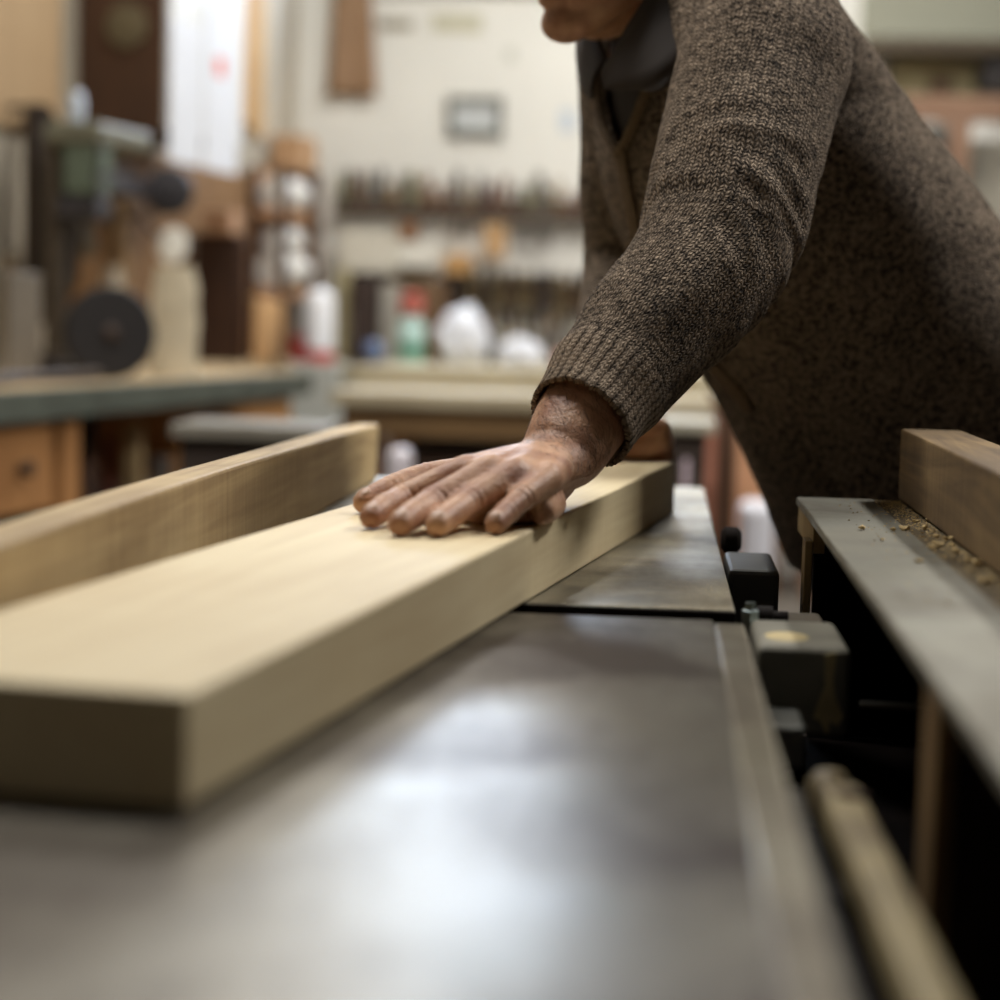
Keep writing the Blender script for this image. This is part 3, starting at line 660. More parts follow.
LA_ = np.linalg.norm(CUFF - ELL) + np.linalg.norm(ELL - SHL)
wr_ = np.clip((dA_ - .080) / .045, 0, 1); armw = np.where(sA_ < LA_ + .02, 1 - wr_, 0) * (1 - np.clip((sA_ - LA_ + .06) / .10, 0, 1))
armw = laplace(np.c_[armw, armw, armw], CE, 12)[:, 0]
isR = (dR_ < .11) & (dR_ < dA_)
# folds: across the inside of the elbow and fine rucking up the sleeve; broad drape on the trunk
disp = np.zeros(len(CV))
Dl = np.clip(sA_, -.05, LA_ + .1)
for i in range(len(CV)):
    v = CV[i]
    if armw[i] > .02:
        el = math.exp(-((Dl[i] - np.linalg.norm(CUFF - ELL) - .035) / .085) ** 2)
        q = Vector((Dl[i] * 34 + 0.9 * math.sin(aA[i] * 1.0 + .6), math.cos(aA[i]) * 1.1, math.sin(aA[i]) * 1.1))
        w1 = 1 - abs(noise.noise(q)) * 2.2
        disp[i] += armw[i] * (el * .0055 * w1 + .0022 * noise.noise(Vector(v * 22)) + .003 * noise.noise(Vector(v * 11)))
    disp[i] += (1 - armw[i]) * (.006 * noise.noise(Vector(v * 7)) + .002 * noise.noise(Vector(v * 20)))
cu = np.exp(-((sA_ - .052) / .014) ** 2) * armw; disp += cu * .0012
disp += np.where(sA_ < .010, .001, 0) * armw
disp = laplace(np.c_[disp, disp, disp], CE, 4)[:, 0]
CV = CV + cn * disp[:, None]
# cut the cuffs, the hem, the neck and the open front
hemF, hemB = at(776, 574, 2.2), None; hemB = hemF - FD * .35 - Z3 * .03; hn = N(np.cross(hemB - hemF, LH)); hn = hn if hn[2] > 0 else -hn
NECK_S = np.linalg.norm(np.diff(spine, axis=0), axis=1).sum()
Lsp = NECK_S - np.linalg.norm(spine[-1] - SPW[-1])
vb = at(624, 166, 2.1); sV, _, oV, _ = along(np.array([vb]), spine); sV = sV[0]
openw = np.clip((sT_ - sV) / (Lsp - sV), 0, 1.2) ** .8 * math.radians(46)
nearbody = (dA_ > .10) & (dR_ > .09)
drop = (sA_ < 0) & (dA_ < .075) | (sR_ < 0) & (dR_ < .075) | ((CV - hemF) @ hn < 0) & (sT_ < .3) | (sT_ > Lsp - .012) & (dT_ < .13) | (np.abs(aT) < openw) & (sT_ > sV) & (dT_ < .24)
kept = [f for f in CF if not all(drop[i] for i in f)]
used = sorted({i for f in kept for i in f}); idx = -np.ones(len(CV), int); idx[used] = np.arange(len(used))
CV2 = CV[used]; CF2 = [tuple(idx[i] for i in f) for f in kept]

knit, nt, n, l, b = base('cardigan_knit')
def attr(nm):
    a = n.new('ShaderNodeAttribute'); a.attribute_name = nm; return a
def mth(op, *a):
    k = n.new('ShaderNodeMath'); k.operation = op
    for i, v in enumerate(a):
        if isinstance(v, (int, float)): k.inputs[i].default_value = v
        else: l.new(v, k.inputs[i])
    return k.outputs[0]
tc0 = n.new('ShaderNodeTexCoord')
def stitches(nm):
    """Height of a stocking-stitch V at column u, row v."""
    at_ = attr(nm); s = n.new('ShaderNodeSeparateXYZ'); l.new(at_.outputs['Vector'], s.inputs[0])
    wob = n.new('ShaderNodeTexNoise'); wob.inputs['Scale'].default_value = 55; wob.inputs['Detail'].default_value = 3; l.new(tc0.outputs['Object'], wob.inputs['Vector'])
    uu = mth('ADD', s.outputs[0], mth('MULTIPLY', mth('SUBTRACT', wob.outputs['Fac'], .5), 1.3)); vv_ = mth('ADD', s.outputs[1], mth('MULTIPLY', mth('SUBTRACT', wob.outputs['Fac'], .5), -1.6))
    cu_ = mth('FRACT', uu); leg = mth('ABSOLUTE', mth('SUBTRACT', cu_, 0.5))          # 0 mid, .5 gap
    across = mth('SINE', mth('MULTIPLY', leg, 2 * PI))                                          # two rounded legs
    ph = mth('ADD', vv_, mth('MULTIPLY', leg, -1.5))
    row = mth('ADD', 0.5, mth('MULTIPLY', 0.5, mth('SINE', mth('MULTIPLY', ph, 2 * PI))))
    body_ = mth('MULTIPLY', mth('POWER', mth('MAXIMUM', across, 0.001), 0.6), mth('ADD', 0.35, mth('MULTIPLY', row, 0.65)))
    rib = mth('MULTIPLY', s.outputs[2], mth('ADD', .5, mth('MULTIPLY', .5, mth('SINE', mth('MULTIPLY', uu, 2 * PI / 2)))))
    return mth('ADD', body_, mth('MULTIPLY', rib, 1.3))
mixf = attr('arm_share').outputs['Fac']
hA, hT = stitches('knit_arm'), stitches('knit_trunk')
mx = n.new('ShaderNodeMix'); mx.data_type = 'FLOAT'; l.new(mixf, mx.inputs[0]); l.new(hT, mx.inputs[2]); l.new(hA, mx.inputs[3])
H_ = mx.outputs[0]
tc = n.new('ShaderNodeTexCoord')
def tn(s, d=3):
    k = n.new('ShaderNodeTexNoise'); k.inputs['Scale'].default_value = s; k.inputs['Detail'].default_value = d; l.new(tc.outputs['Object'], k.inputs['Vector']); return k.outputs['Fac']
fz = tn(900, 3); ml = tn(170, 4); bg = tn(28, 2)
f = mth('ADD', mth('MULTIPLY', mth('SUBTRACT', ml, .5), 2.6), mth('MULTIPLY', mth('SUBTRACT', fz, .5), 0.9))
f = mth('ADD', f, mth('MULTIPLY', mth('SUBTRACT', H_, .45), .75)); f = mth('ADD', f, mth('MULTIPLY', mth('SUBTRACT', bg, .5), .5)); f = mth('ADD', f, .42)  # stitch tops lighter, gaps darker: shade of the relief mixed into the colour
rp = n.new('ShaderNodeValToRGB'); e = rp.color_ramp.elements; e[0].position = 0.0; e[0].color = lin((43, 35, 30)); e[1].position = 1.0; e[1].color = lin((178, 158, 137))
l.new(f, rp.inputs['Fac']); l.new(rp.outputs[0], b.inputs['Base Color'])
b.inputs['Roughness'].default_value = .9; b.inputs['Specular IOR Level'].default_value = .12; b.inputs['Sheen Weight'].default_value = .12; b.inputs['Sheen Tint'].default_value = lin((150, 130, 104))
bp = n.new('ShaderNodeBump'); bp.inputs['Strength'].default_value = 1.0; bp.inputs['Distance'].default_value = .0042
l.new(mth('ADD', H_, mth('MULTIPLY', fz, .45)), bp.inputs['Height']); l.new(bp.outputs[0], b.inputs['Normal'])

cme = bpy.data.meshes.new('cardigan'); cme.from_pydata([tuple(v) for v in CV2], [], CF2)
NC_A, NC_T, ROW = 66, 200, .0054
def put(nm, arr):
    a = cme.attributes.new(nm, 'FLOAT_VECTOR', 'POINT'); a.data.foreach_set('vector', np.ascontiguousarray(arr, np.float32).ravel())
ribA = 1 - np.clip((sA_ - .048) / .012, 0, 1)
uA = np.where(isR, aR, aA) / (2 * PI) * NC_A; vA = np.where(isR, sR_, sA_) / ROW
put('knit_arm', np.c_[uA, vA, np.where(isR, 0, ribA)][used])
put('knit_trunk', np.c_[aT / (2 * PI) * NC_T, sT_ / ROW, np.zeros(len(CV))][used])
share = np.maximum(armw, np.where(isR, 1, 0)).astype(np.float32)
a = cme.attributes.new('arm_share', 'FLOAT', 'POINT'); a.data.foreach_set('value', np.ascontiguousarray(share[used], np.float32))
card = link('cardigan', cme, knit, man, smooth=True); card['label'] = 'chunky brown knitted cardigan'
sm = card.modifiers.new('thick', 'SOLIDIFY'); sm.thickness = .004; sm.offset = -1

# front bands along the opening, shirt and its collar
bandm = mat('band_knit', (110, 94, 76), .9, var=.35, scale=220, bump=.8, spec=.1)
def on_chest(s, ang, out=0.0):
    """Point of the cardigan's front at arc length S along the spine and ANG from its middle."""
    d = (sT_ - s) ** 2 / .008 ** 2 + (aT - ang) ** 2 / .05 ** 2 + np.where(dT_ > .3, 99, 0)
    i = int(np.argmin(d)); return CV[i] + cn[i] * out
for sg in (1, -1):
    pts = []
    for k in range(9):
        t = k / 8; s = sV + (Lsp - .015 - sV) * t; pts.append(on_chest(s, sg * (t ** .8 * math.radians(46)), .004))
    v_, f_ = sweep(pts, [(.007, .004)] * 9, 10, FD, 3); MB().add(v_, f_).build('front_band', bandm, man, smooth=True)
low = [on_chest(sV - .30 * t, 0.0, .003) for t in np.linspace(0, 1, 9)]
v_, f_ = sweep(low, [(.004, .013)] * 9, 10, FD, 3); MB().add(v_, f_).build('front_band', bandm, man, smooth=True)
shm = mat('shirt_cloth', (44, 36, 31), .8, var=.15, scale=40)
sv_, sf_ = sweep([p for p in SPW[1:]] + [SPW[-1] * 1.5 - SPW[-2] * .5], [(a * .94 - .004, b * .94 - .004) for a, b in zip(SA[1:], SB[1:])] + [(.066, .066)], 36, LH, 4)
MB().add(sv_, sf_).build('shirt', shm, man, smooth=True)
colm = mat('collar_cloth', (48, 39, 33), .85, var=.12, scale=60)
def flap(fold, outer):
    nb = 6; A = catmull([at(*p) for p in fold], nb); B = catmull([at(*p) for p in outer], nb); m_ = len(A); mb = MB(); W_ = 4
    for i in range(m_):
        for k in range(W_ + 1):
            t = k / W_; q = A[i] * (1 - t) + B[i] * t + FD * (.006 * math.sin(PI * t)); mb.v.append(tuple(q))
    mb.f += [(i * (W_ + 1) + k, i * (W_ + 1) + k + 1, (i + 1) * (W_ + 1) + k + 1, (i + 1) * (W_ + 1) + k) for i in range(m_ - 1) for k in range(W_)]
    o = mb.build('collar', colm, man, smooth=True); sm = o.modifiers.new('t', 'SOLIDIFY'); sm.thickness = .0035; return o
flap([(611, 60, 2.09), (628, 30, 2.06), (655, -10, 2.04), (690, -40, 2.06)], [(607, 90, 2.055), (633, 90, 2.02), (666, 88, 1.985), (705, 40, 1.99)])
flap([(609, 60, 2.10), (600, 40, 2.15), (592, 10, 2.22), (600, -30, 2.27)], [(594, 99, 2.08), (586, 92, 2.13), (579, 60, 2.2), (580, 10, 2.27)])
# trousers and shoes
trm = mat('tan_trousers', (150, 112, 78), .85, var=.25, scale=20, bump=.3)
tr = []
for s, (hip, knee, ank) in LEG.items():
    tr.append(sweep([hip + Z3 * .02, hip * .5 + knee * .5, knee, knee * .5 + ank * .5, ank + Z3 * .0], [.112, .100, .080, .072, .064], 24, FD, 4))
tr.append(sweep([SPW[1] * .8 + SPW[2] * .2, SPW[1], SPW[1] - Z3 * .09], [(.182, .168), (.182, .168), (.165, .14)], 32, LH, 4))
tv, tf, te = remesh(tr, .007, 6); mk_mesh('trousers', tv, tf, trm, man)
for s, (hip, knee, ank) in LEG.items():
    g = np.array([ank[0], ank[1], 0.0]); sh = []
    sh.append(sweep([g - FD * .05 + Z3 * .045, g + FD * .05 + Z3 * .048, g + FD * .14 + Z3 * .036, g + FD * .20 + Z3 * .032], [(.040, .044), (.046, .047), (.047, .034), (.036, .026)], 20, np.cross(FD, Z3), 4))
    sh.append(sweep([ank + Z3 * .03, g + Z3 * .05], [.048, .046], 18))
    v_, f_, e_ = remesh(sh, .006, 4); v_[:, 2] = np.maximum(v_[:, 2], .012); so = mk_mesh('shoe', v_, f_, mat('dark_leather', (46, 38, 32), .5), man)
    sv2, sf2 = sweep([g - FD * .07 + Z3 * .008, g + FD * .05 + Z3 * .008, g + FD * .15 + Z3 * .008, g + FD * .215 + Z3 * .008], [(.040, .008), (.046, .008), (.048, .008), (.034, .008)], 20, np.cross(FD, Z3), 4)
    MB().add(sv2, sf2).build('sole', mat('rubber_sole', (34, 30, 28), .8), so, smooth=True)
# ------------------------------------------------------------------ left bench and what stands on it
def lbox(mb, s0, s1, t0, t1, z0, z1): return mb.box((s0, t0, z0), (s1, t1, z1), T=lambda s, t, z: L(s, t, z))
def lspan(px0, px1, t, py=330): return lw(px0, py, t)[0], lw(px1, py, t)[0]
def lz(px, py, t): return lw(px, py, t)[1]
BT = TZ + 0.012
s_end = lw(312, 374, 0)[0]; s_a = -2.2
bench = thing('workbench', 'long workbench along the left wall with a tan top and dark green front edge', 'workbench', L((s_a + s_end) / 2, .36, 0))
orangewood = wood('orange_pine', (178, 128, 78), (128, 86, 50), axis=2, scale=1.0, ring=.4)
brownwood = wood('brown_wood', (128, 88, 54), (84, 56, 34), axis=2, scale=1.0)
lbox(MB(), s_a, s_end, 0.03, .70, BT - .05, BT).build('bench_top', wood('bench_top_wood', (190, 166, 126), (140, 116, 84), axis=1, scale=1.0, ring=.35), bench, bevel=.003)
lbox(MB(), s_a, s_end + .01, 0.0, .03, BT - .078, BT - .002).build('front_edge', mat('green_black_edge', (88, 94, 84), .5, var=.35, scale=8), bench, bevel=.004)
for px in (64, 232):
    s = lw(px, 450, .05)[0]; lbox(MB(), s - .04, s + .05, .03, .12, 0, BT - .08).build('bench_leg', orangewood, bench, bevel=.004)
    lbox(MB(), s - .04, s + .05, .58, .67, 0, BT - .05).build('bench_leg', orangewood, bench, bevel=.004)
s = s_a + .1; lbox(MB(), s, s + .09, .03, .12, 0, BT - .08).build('bench_leg', orangewood, bench, bevel=.004)
lbox(MB(), s_a + .1, s_end - .1, .1, .66, .30, .34).build('lower_shelf', brownwood, bench, bevel=.003)
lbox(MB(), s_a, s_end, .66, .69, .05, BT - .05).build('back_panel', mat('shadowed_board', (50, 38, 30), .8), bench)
s0 = lw(-30, 450, .04)[0]; s1 = lw(52, 450, .04)[0]
dr = lbox(MB(), s0, s1, .035, .55, BT - .30, BT - .082).build('drawer', orangewood, bench, bevel=.006)
c = L(s0 * .45 + s1 * .55, .03, BT - .19); MB().lathe(c, LN, [(-.01, .012), (.012, .010), (.018, .020), (.030, .018), (.034, .006)], 16).build('knob', mat('dark_knob', (60, 42, 30), .5), dr, smooth=True)
s0, s1 = lw(238, 400, .03)[0], lw(292, 400, .03)[0]
dr = lbox(MB(), s0, s1, .032, .5, BT - .34, BT - .082).build('drawer', wood('light_orange_pine', (214, 160, 104), (178, 124, 74), axis=2, ring=.3), bench, bevel=.006)
c = L((s0 + s1) / 2, .03, BT - .2); MB().lathe(c, LN, [(-.01, .012), (.012, .010), (.018, .018), (.030, .016), (.034, .006)], 16).build('knob', mat('dark_knob', (60, 42, 30), .5), dr, smooth=True)

def litem(name, label, cat, px0, px1, py0, t0, depth, m, group=None, z0=None, bevel=.006, py1=None):
    """A box-shaped item on the left bench whose front spans PX0..PX1 and reaches up to PY0."""
    while True:                                            # its far left and near right corners give the outline
        s0, s1 = lw(px0, 330, t0 + depth)[0], lw(px1, 330, t0)[0]
        if s1 - s0 > .04 or depth < .012: break
        depth *= .8
    s1 = max(s1, s0 + .03)
    zt = lz((px0 + px1) / 2, py0, t0); zb = (BT + .0005 if z0 is None else z0) if py1 is None else lz((px0 + px1) / 2, py1, t0)
    o = lbox(MB(), s0, s1, t0, t0 + depth, zb, zt).build(name, m, loc=L((s0 + s1) / 2, t0 + depth / 2, zb), bevel=bevel)
    return tag(o, label, cat, group)
# timbers leaning at the far left of the wall
tcol = [((150, 130, 104), 2, 20, 255), ((92, 76, 60), 22, 40, 110), ((176, 142, 112), 44, 58, 200), ((138, 98, 52), 62, 88, 222), ((168, 138, 100), 111, 131, 168)]
names = ['grey brown timber standing against the left wall at the bench end', 'dark weathered timber standing tall on the left bench', 'pinkish timber standing on the left bench between dark and brown ones', 'wide brown post standing on the left bench left of the black wheel', 'slim tan post standing on the left bench behind the black wheel']
for (c, a, b_, top), lab in zip(tcol, names):
    litem('timber', lab, 'timber', a, b_, top, .645, .05, wood('timber_%d' % a, c, tuple(int(v * .7) for v in c), axis=2, ring=.4), 'timbers leaning along the left wall')
litem('metal_sheet', 'pale grey sheet standing on the left bench at the picture edge', 'sheet', 4, 42, 272, .34, .012, mat('dull_sheet', (128, 118, 104), .5, .3, var=.3, scale=5))
P = L(lw(12, 250, .3)[0], .3, BT)
dc = thing('hanging_coat', 'dark brown work coat hanging on the left wall beside the plywood sheet', 'coat', L(lw(30, 200, .6)[0], .64, 1.3))
sc, zc = lw(32, 190, .62)
cp = [L(sc, .60, lz(32, 112, .64)), L(sc, .575, lz(32, 140, .64)), L(sc, .55, lz(32, 200, .64)), L(sc, .56, lz(34, 280, .64)), L(sc, .57, lz(34, 312, .64))]
v_, f_ = sweep(cp, [(.02, .03), (.055, .04), (.07, .042), (.08, .042), (.075, .035)], 28, LD, 5); v_ = [Vector(q) + Vector(LN) * (.014 * math.sin(9 * math.atan2((Vector(q) - Vector(cp[2])).dot(Vector(LN)), (Vector(q) - Vector(cp[2])).dot(Vector(LD))))) for q in v_]
MB().add(v_, f_).build('coat_body', mat('coat_cloth', (46, 36, 28), .9), dc, smooth=True)
for sg in (-1, 1):
    v_, f_ = sweep([cp[1] + LD * .05 * sg, cp[2] + LD * .085 * sg + LN * .015, cp[3] + LD * .09 * sg + LN * .02], [.03, .032, .028], 16, None, 4); MB().add(v_, f_).build('coat_sleeve', mat('coat_cloth', (46, 36, 28), .9), dc, smooth=True)
MB().lathe(L(sc, .695, lz(32, 112, .64) + .01), LN, [(0, .012), (.06, .008), (.065, .014), (.075, .012)], 12).build('coat_hook', mat('hook_steel', (90, 86, 80), .4, 1.0), dc, smooth=True)

# drill press with its motor
s, _ = lw(88, 170, .36); green = mat('machine_green', (92, 104, 88), .45, var=.25, scale=9); dkm = mat('motor_black', (42, 38, 42), .5, var=.3)
dp = thing('drill_press', 'old green bench drill press with a dark round motor on the left bench', 'drill press', L(s, .36, BT))
zt, zb = lz(88, 128, .36), lz(88, 214, .36)
lbox(MB(), s - .11, s + .11, .29, .56, BT + .0005, BT + .035).build('base', dkm, dp, bevel=.01)
MB().lathe(L(s + .02, .47, BT + .03), (0, 0, 1), [(0, .045), (.03, .045), (.035, .032), (zt - BT - .06, .032)], 20).build('column', mat('column_steel', (96, 86, 74), .4, .8), dp, smooth=True)
lbox(MB(), s - .05, s + .05, .30, .42, zb + .05, zt - .03).build('head', green, dp, bevel=.02, seg=4)
lbox(MB(), s - .055, s + .055, .31, .44, zb - .02, zb + .0495).build('gear_case', dkm, dp, bevel=.012, seg=3)
lbox(MB(), s - .07, s + .30, .29, .47, zt - .05, zt + .015).build('pulley_cover', mat('cover_grey_green', (112, 110, 92), .5), dp, bevel=.02, seg=4)
MB().lathe(L(s, .36, zb - .13), (0, 0, 1), [(0, .008), (.02, .022), (.05, .026), (.055, .018), (.11, .018)], 18).build('chuck', mat('chuck_steel', (120, 114, 104), .35, 1.0), dp, smooth=True)
for k in range(3):
    a = 2 * PI * k / 3 + .3; hub = L(s - .052, .31, (zt + zb) / 2 - .02); e = hub + LN * .05 + (LD * math.cos(a) + Z3 * math.sin(a)) * .11
    MB().tube([hub, e], [.006, .006], 8).add(*ellipsoid(e, [LD * .013, LN * .013, Z3 * .013], 10)).build('feed_handle', dkm, dp, smooth=True)
mc = at(167, 191, np.linalg.norm(L(s, .36, 0) - CAM)); sm_, zm_ = lw(170, 191, .40)
ax = N(-LD * .9 + LN * .45)
MB().lathe(L(sm_, .40, zm_) - ax * .0, ax, [(-.20, .055), (-.18, .074), (0, .078), (.012, .070), (.016, .03), (.03, .028)], 26).build('motor', dkm, dp, smooth=True)
MB().lathe(L(sm_ + .06, .40, zm_) - ax * .22, ax, [(-.02, .05), (0, .058), (.05, .058)], 22).build('motor_end', mat('motor_pale', (176, 170, 156), .5), dp, smooth=True)
lbox(MB(), s + .05, sm_ + .1, .44, .48, zm_ - .03, zm_ + .03).build('motor_bracket', dkm, dp, bevel=.004)
sb_, _ = lw(93, 112, .33); zt2 = lz(93, 98, .33)
tag(MB().lathe(L(sb_, .38, zt + .0155), (0, 0, 1), [(0, .022), (.05, .024), (.07, .020), (.085, .012), (zt2 - zt - .015, .012)], 18).build('oil_bottle', mat('pale_blue_plastic', (186, 196, 208), .3, var=.1), loc=L(sb_, .38, zt + .0155), smooth=True), 'small pale blue bottle standing on top of the green drill press', 'bottle')
# round white lamp, its arm fixed to the wall
s, z = lw(172, 245, .48)
ll = thing('wall_lamp', 'round white lamp head on a thin arm above the cream paper sack', 'lamp', L(s, .70, z))
MB().lathe(L(s, .48, z), N(LN - LD * .5 - Z3 * .2), [(-.05, .02), (-.03, .045), (.0, .062), (.01, .062), (.012, .055)], 22).build('lamp_shade', mat('white_enamel', (238, 236, 228), .35, var=.03), ll, smooth=True)
MB().tube([L(s, .715, z + .06), L(s, .60, z + .10), L(s, .51, z + .01)], [.008, .008, .008], 8).build('arm', mat('hook_steel', (90, 86, 80), .4, 1.0), ll, smooth=True)
MB().lathe(L(s, .7195, z + .06), LN, [(0, .03), (.012, .03), (.016, .012)], 14).build('wall_plate', mat('hook_steel', (90, 86, 80)), ll, smooth=True)
# cream sack, black wheel, bottles, jars
s0, s1 = lw(150, 320, .20)[0], lw(199, 320, .05)[0]; zt = lz(172, 266, .12); sc_ = (s0 + s1) / 2
vv, ff = [], []; nz_ = 14; ring = [(-1, -1), (-.33, -1.06), (.33, -1.06), (1, -1), (1.04, 0), (1, 1), (.33, 1.05), (-.33, 1.05), (-1, 1), (-1.04, 0)]
for i in range(nz_ + 1):
    u = i / nz_; hw = (s1 - s0) / 2 * (1 - .08 * u); hd_ = .070 * (1 - .25 * max(0, u - .8) / .2)
    for a, b_ in ring:
        q = L(sc_ + a * hw, .125 + b_ * hd_, BT + .0005 + u * (zt - BT)); w = .010 * (1 - abs(2 * u - 1)); nq = noise.noise(Vector(q) * 16)
        vv.append(q + LN * nq * w + LD * nq * w * .6)
m_ = len(ring); ff = [(i * m_ + k, i * m_ + (k + 1) % m_, (i + 1) * m_ + (k + 1) % m_, (i + 1) * m_ + k) for i in range(nz_) for k in range(m_)] + [tuple(range(m_ - 1, -1, -1)), tuple(nz_ * m_ + k for k in range(m_))]
v_, sk = vv, (vv, ff)
tag(MB().add(v_, sk[1]).build('paper_sack', mat('cream_paper', (222, 210, 184), .8, var=.22, scale=12), loc=L((s0 + s1) / 2, .36, BT), smooth=True), 'upright cream paper sack with faint grey marks on the left bench', 'sack')
s, z = lw(116, 333, .12); R_ = z - BT - .0006
gw = thing('grinding_wheel', 'black grinding wheel standing on edge on the left bench', 'wheel', L(s, .14, BT))
axw = N(-LD * .75 + LN * .65)
MB().lathe(L(s, .14, BT + .0006 + R_) - axw * .02, axw, [(0, R_ - .006), (.006, R_), (.034, R_), (.040, R_ - .006)], 40).build('disc', mat('wheel_black', (30, 25, 24), .7, var=.3, scale=30), gw, smooth=True)
MB().lathe(L(s, .14, BT + .0006 + R_) + axw * .0195, axw, [(0, .022), (.010, .022), (.014, .014)], 20).build('hub', mat('hub_brown', (78, 62, 54), .5, .3), gw, smooth=True)
MB().lathe(L(s, .14, BT + .0006 + R_) + axw * .033, axw, [(0, .007), (.03, .007)], 10).build('arbor', mat('hub_steel', (110, 100, 92), .4, 1.0), gw, smooth=True)
s, _ = lw(134, 285, .54)
tag(MB().lathe(L(s, .54, BT + .0005), (0, 0, 1), [(0, .03), (.16, .03), (.19, .012), (.235, .012)], 18).build('glue_bottle', mat('teal_plastic', (56, 110, 96), .35), loc=L(s, .4, BT), smooth=True), 'slim teal bottle on the left bench beside the cream sack', 'bottle')
s, _ = lw(113, 290, .60)
jz = lz(113, 300, .565)
jb = litem('wooden_block', 'upright tan block on the left bench behind the black wheel', 'block', 103, 124, 300, .565, .07, wood('block_tan', (190, 162, 120), (150, 120, 84), axis=2))
tag(MB().lathe(L(s, .60, jz + .0005), (0, 0, 1), [(0, .03), (.075, .032), (.09, .026), (.11, .026)], 18).build('storage_jar', mat('milky_jar', (206, 194, 174), .4), loc=L(s, .60, jz), smooth=True), 'milky white jar standing on the tan block behind the black wheel', 'jar')
# dark tall cabinet and the shelf unit in the corner
ck = thing('tool_cabinet', 'tall dark brown wooden cabinet standing on the left bench', 'cabinet', L(sum(lspan(198, 246, .25)) / 2, .45, BT))
s0, s1 = lw(193, 300, .68)[0], lw(250, 300, .48)[0]; zt = lz(222, 232, .5); dkw = wood('dark_cabinet_wood', (70, 46, 32), (40, 27, 20), axis=2)
lbox(MB(), s0, s1, .50, .68, BT + .0005, zt).build('body', dkw, ck, bevel=.005)
lbox(MB(), s0 + .02, s1 - .02, .485, .499, BT + .03, zt - .03).build('door', wood('cabinet_door_wood', (84, 56, 38), (50, 34, 24), axis=2), ck, bevel=.004)
MB().lathe(L(s0 + .05, .485, (BT + zt) / 2), LN, [(-.002, .008), (.012, .007), (.02, .014), (.028, .010)], 14).build('handle', mat('brass_knob', (150, 120, 70), .35, 1.0), ck, smooth=True)
tag(litem('tan_box', 'tan pinkish box on top of the tall dark cabinet', 'box', 202, 240, 208, .52, .14, mat('tan_card', (190, 150, 118), .7, var=.15), z0=zt + .0005), 'tan pinkish box on top of the tall dark cabinet', 'box')
su = thing('corner_shelf', 'open wooden shelf unit in the far left corner filled with white rolls', 'shelf', L(sum(lspan(248, 318, .4)) / 2, .56, BT))
s0, s1 = lw(248, 280, .70)[0], lw(318, 280, .55)[0]; z1, z2, z3 = lz(280, 208, .56), lz(280, 288, .56), lz(280, 165, .56)
pinkw = wood('pink_pine', (206, 164, 128), (166, 122, 88), axis=1, ring=.35)
for s in (s0, s1 - .03):
    for t in (.545, .67): lbox(MB(), s, s + .025, t, t + .03, BT + .0005, z3).build('upright', dkw, su, bevel=.003)
lbox(MB(), s1 + .0005, s1 + .008, .545, .70, BT + .0005, z3).build('end_panel', pinkw, su)
for z in (z1, z2): lbox(MB(), s0 + .001, s1 - .001, .5755, .6695, z - .035, z).build('shelf_board', pinkw, su, bevel=.003)
lbox(MB(), s0, s1, .7005, .704, BT + .0005, z3).build('back_board', pinkw, su)
whitep = mat('white_paper_roll', (232, 228, 220), .7, var=.06, scale=6)
def roll(s, t, z, r, ln, ax, lab, m=whitep, name='paper_roll', cat='roll'):
    c = L(s, t, z + r); d = N(ax)
    return tag(MB().lathe(c - d * ln / 2, d, [(0, r * .35), (.001, r), (ln - .001, r), (ln, r * .35)], 22).build(name, m, loc=c, smooth=True), lab, cat)
sp = s1 - s0
roll(s0 + sp * .45, .615, z1 + .0005, .066, .26, LD, 'white roll on the upper corner shelf')
roll(s0 + sp * .45, .615, z2 + .0005, .072, .28, LD, 'fat white roll on the lower corner shelf')
tag(lbox(MB(), s1 - .20, s1 - .005, .56, .69, z3 + .0005, z3 + .14).build('cardboard_box', mat('brown_card', (188, 150, 112), .75, var=.15), loc=L(s1 - .1, .62, z3), bevel=.004), 'small brown cardboard box on top of the corner shelf unit', 'box')
roll(s0 + sp * .45, .615, z2 + .1455, .050, .24, LD, 'smaller white roll lying on top of the fat roll on the lower corner shelf')
sS, zS = lw(325, 225, .3)
litem('wooden_offcut', 'rounded tan wooden block on the bench below the corner shelf', 'block', 252, 284, 300, .41, .03, wood('offcut_tan', (210, 168, 118), (170, 126, 80), axis=2), bevel=.03)
cbn = lbox(MB(), s_end + .005, 3.9, .405, .70, BT - .06, BT).build('bench_extension', wood('bench_top_wood', (190, 166, 126), (140, 116, 84)), bench, bevel=.003)
for s_ in (s_end + .1, 3.6): lbox(MB(), s_, s_ + .07, .43, .50, 0, BT - .061).build('bench_leg', orangewood, bench, bevel=.004)
s, z = lw(25, 386, .08)
hp_ = MB(); hp_.tube([L(s - .25, .10, BT + .018), L(s + .1, .14, BT + .018), L(s + .45, .1, BT + .018)], [.016, .013, .016], 10); tag(hp_.build('file', mat('dark_tool', (58, 44, 34), .5), loc=L(s, .1, BT), smooth=True), 'long dark file lying near the front edge of the left bench', 'file')
hp_ = MB(); hp_.tube([L(s - .6, .22, BT + .012), L(s + .2, .20, BT + .012), L(s + .35, .19, BT + .012)], [.011, .011, .011], 8); tag(hp_.build('wooden_rod', wood('rod_orange', (190, 136, 84), (150, 100, 56), axis=1), loc=L(s, .2, BT), smooth=True), 'thin orange brown rod lying on the left bench', 'rod')

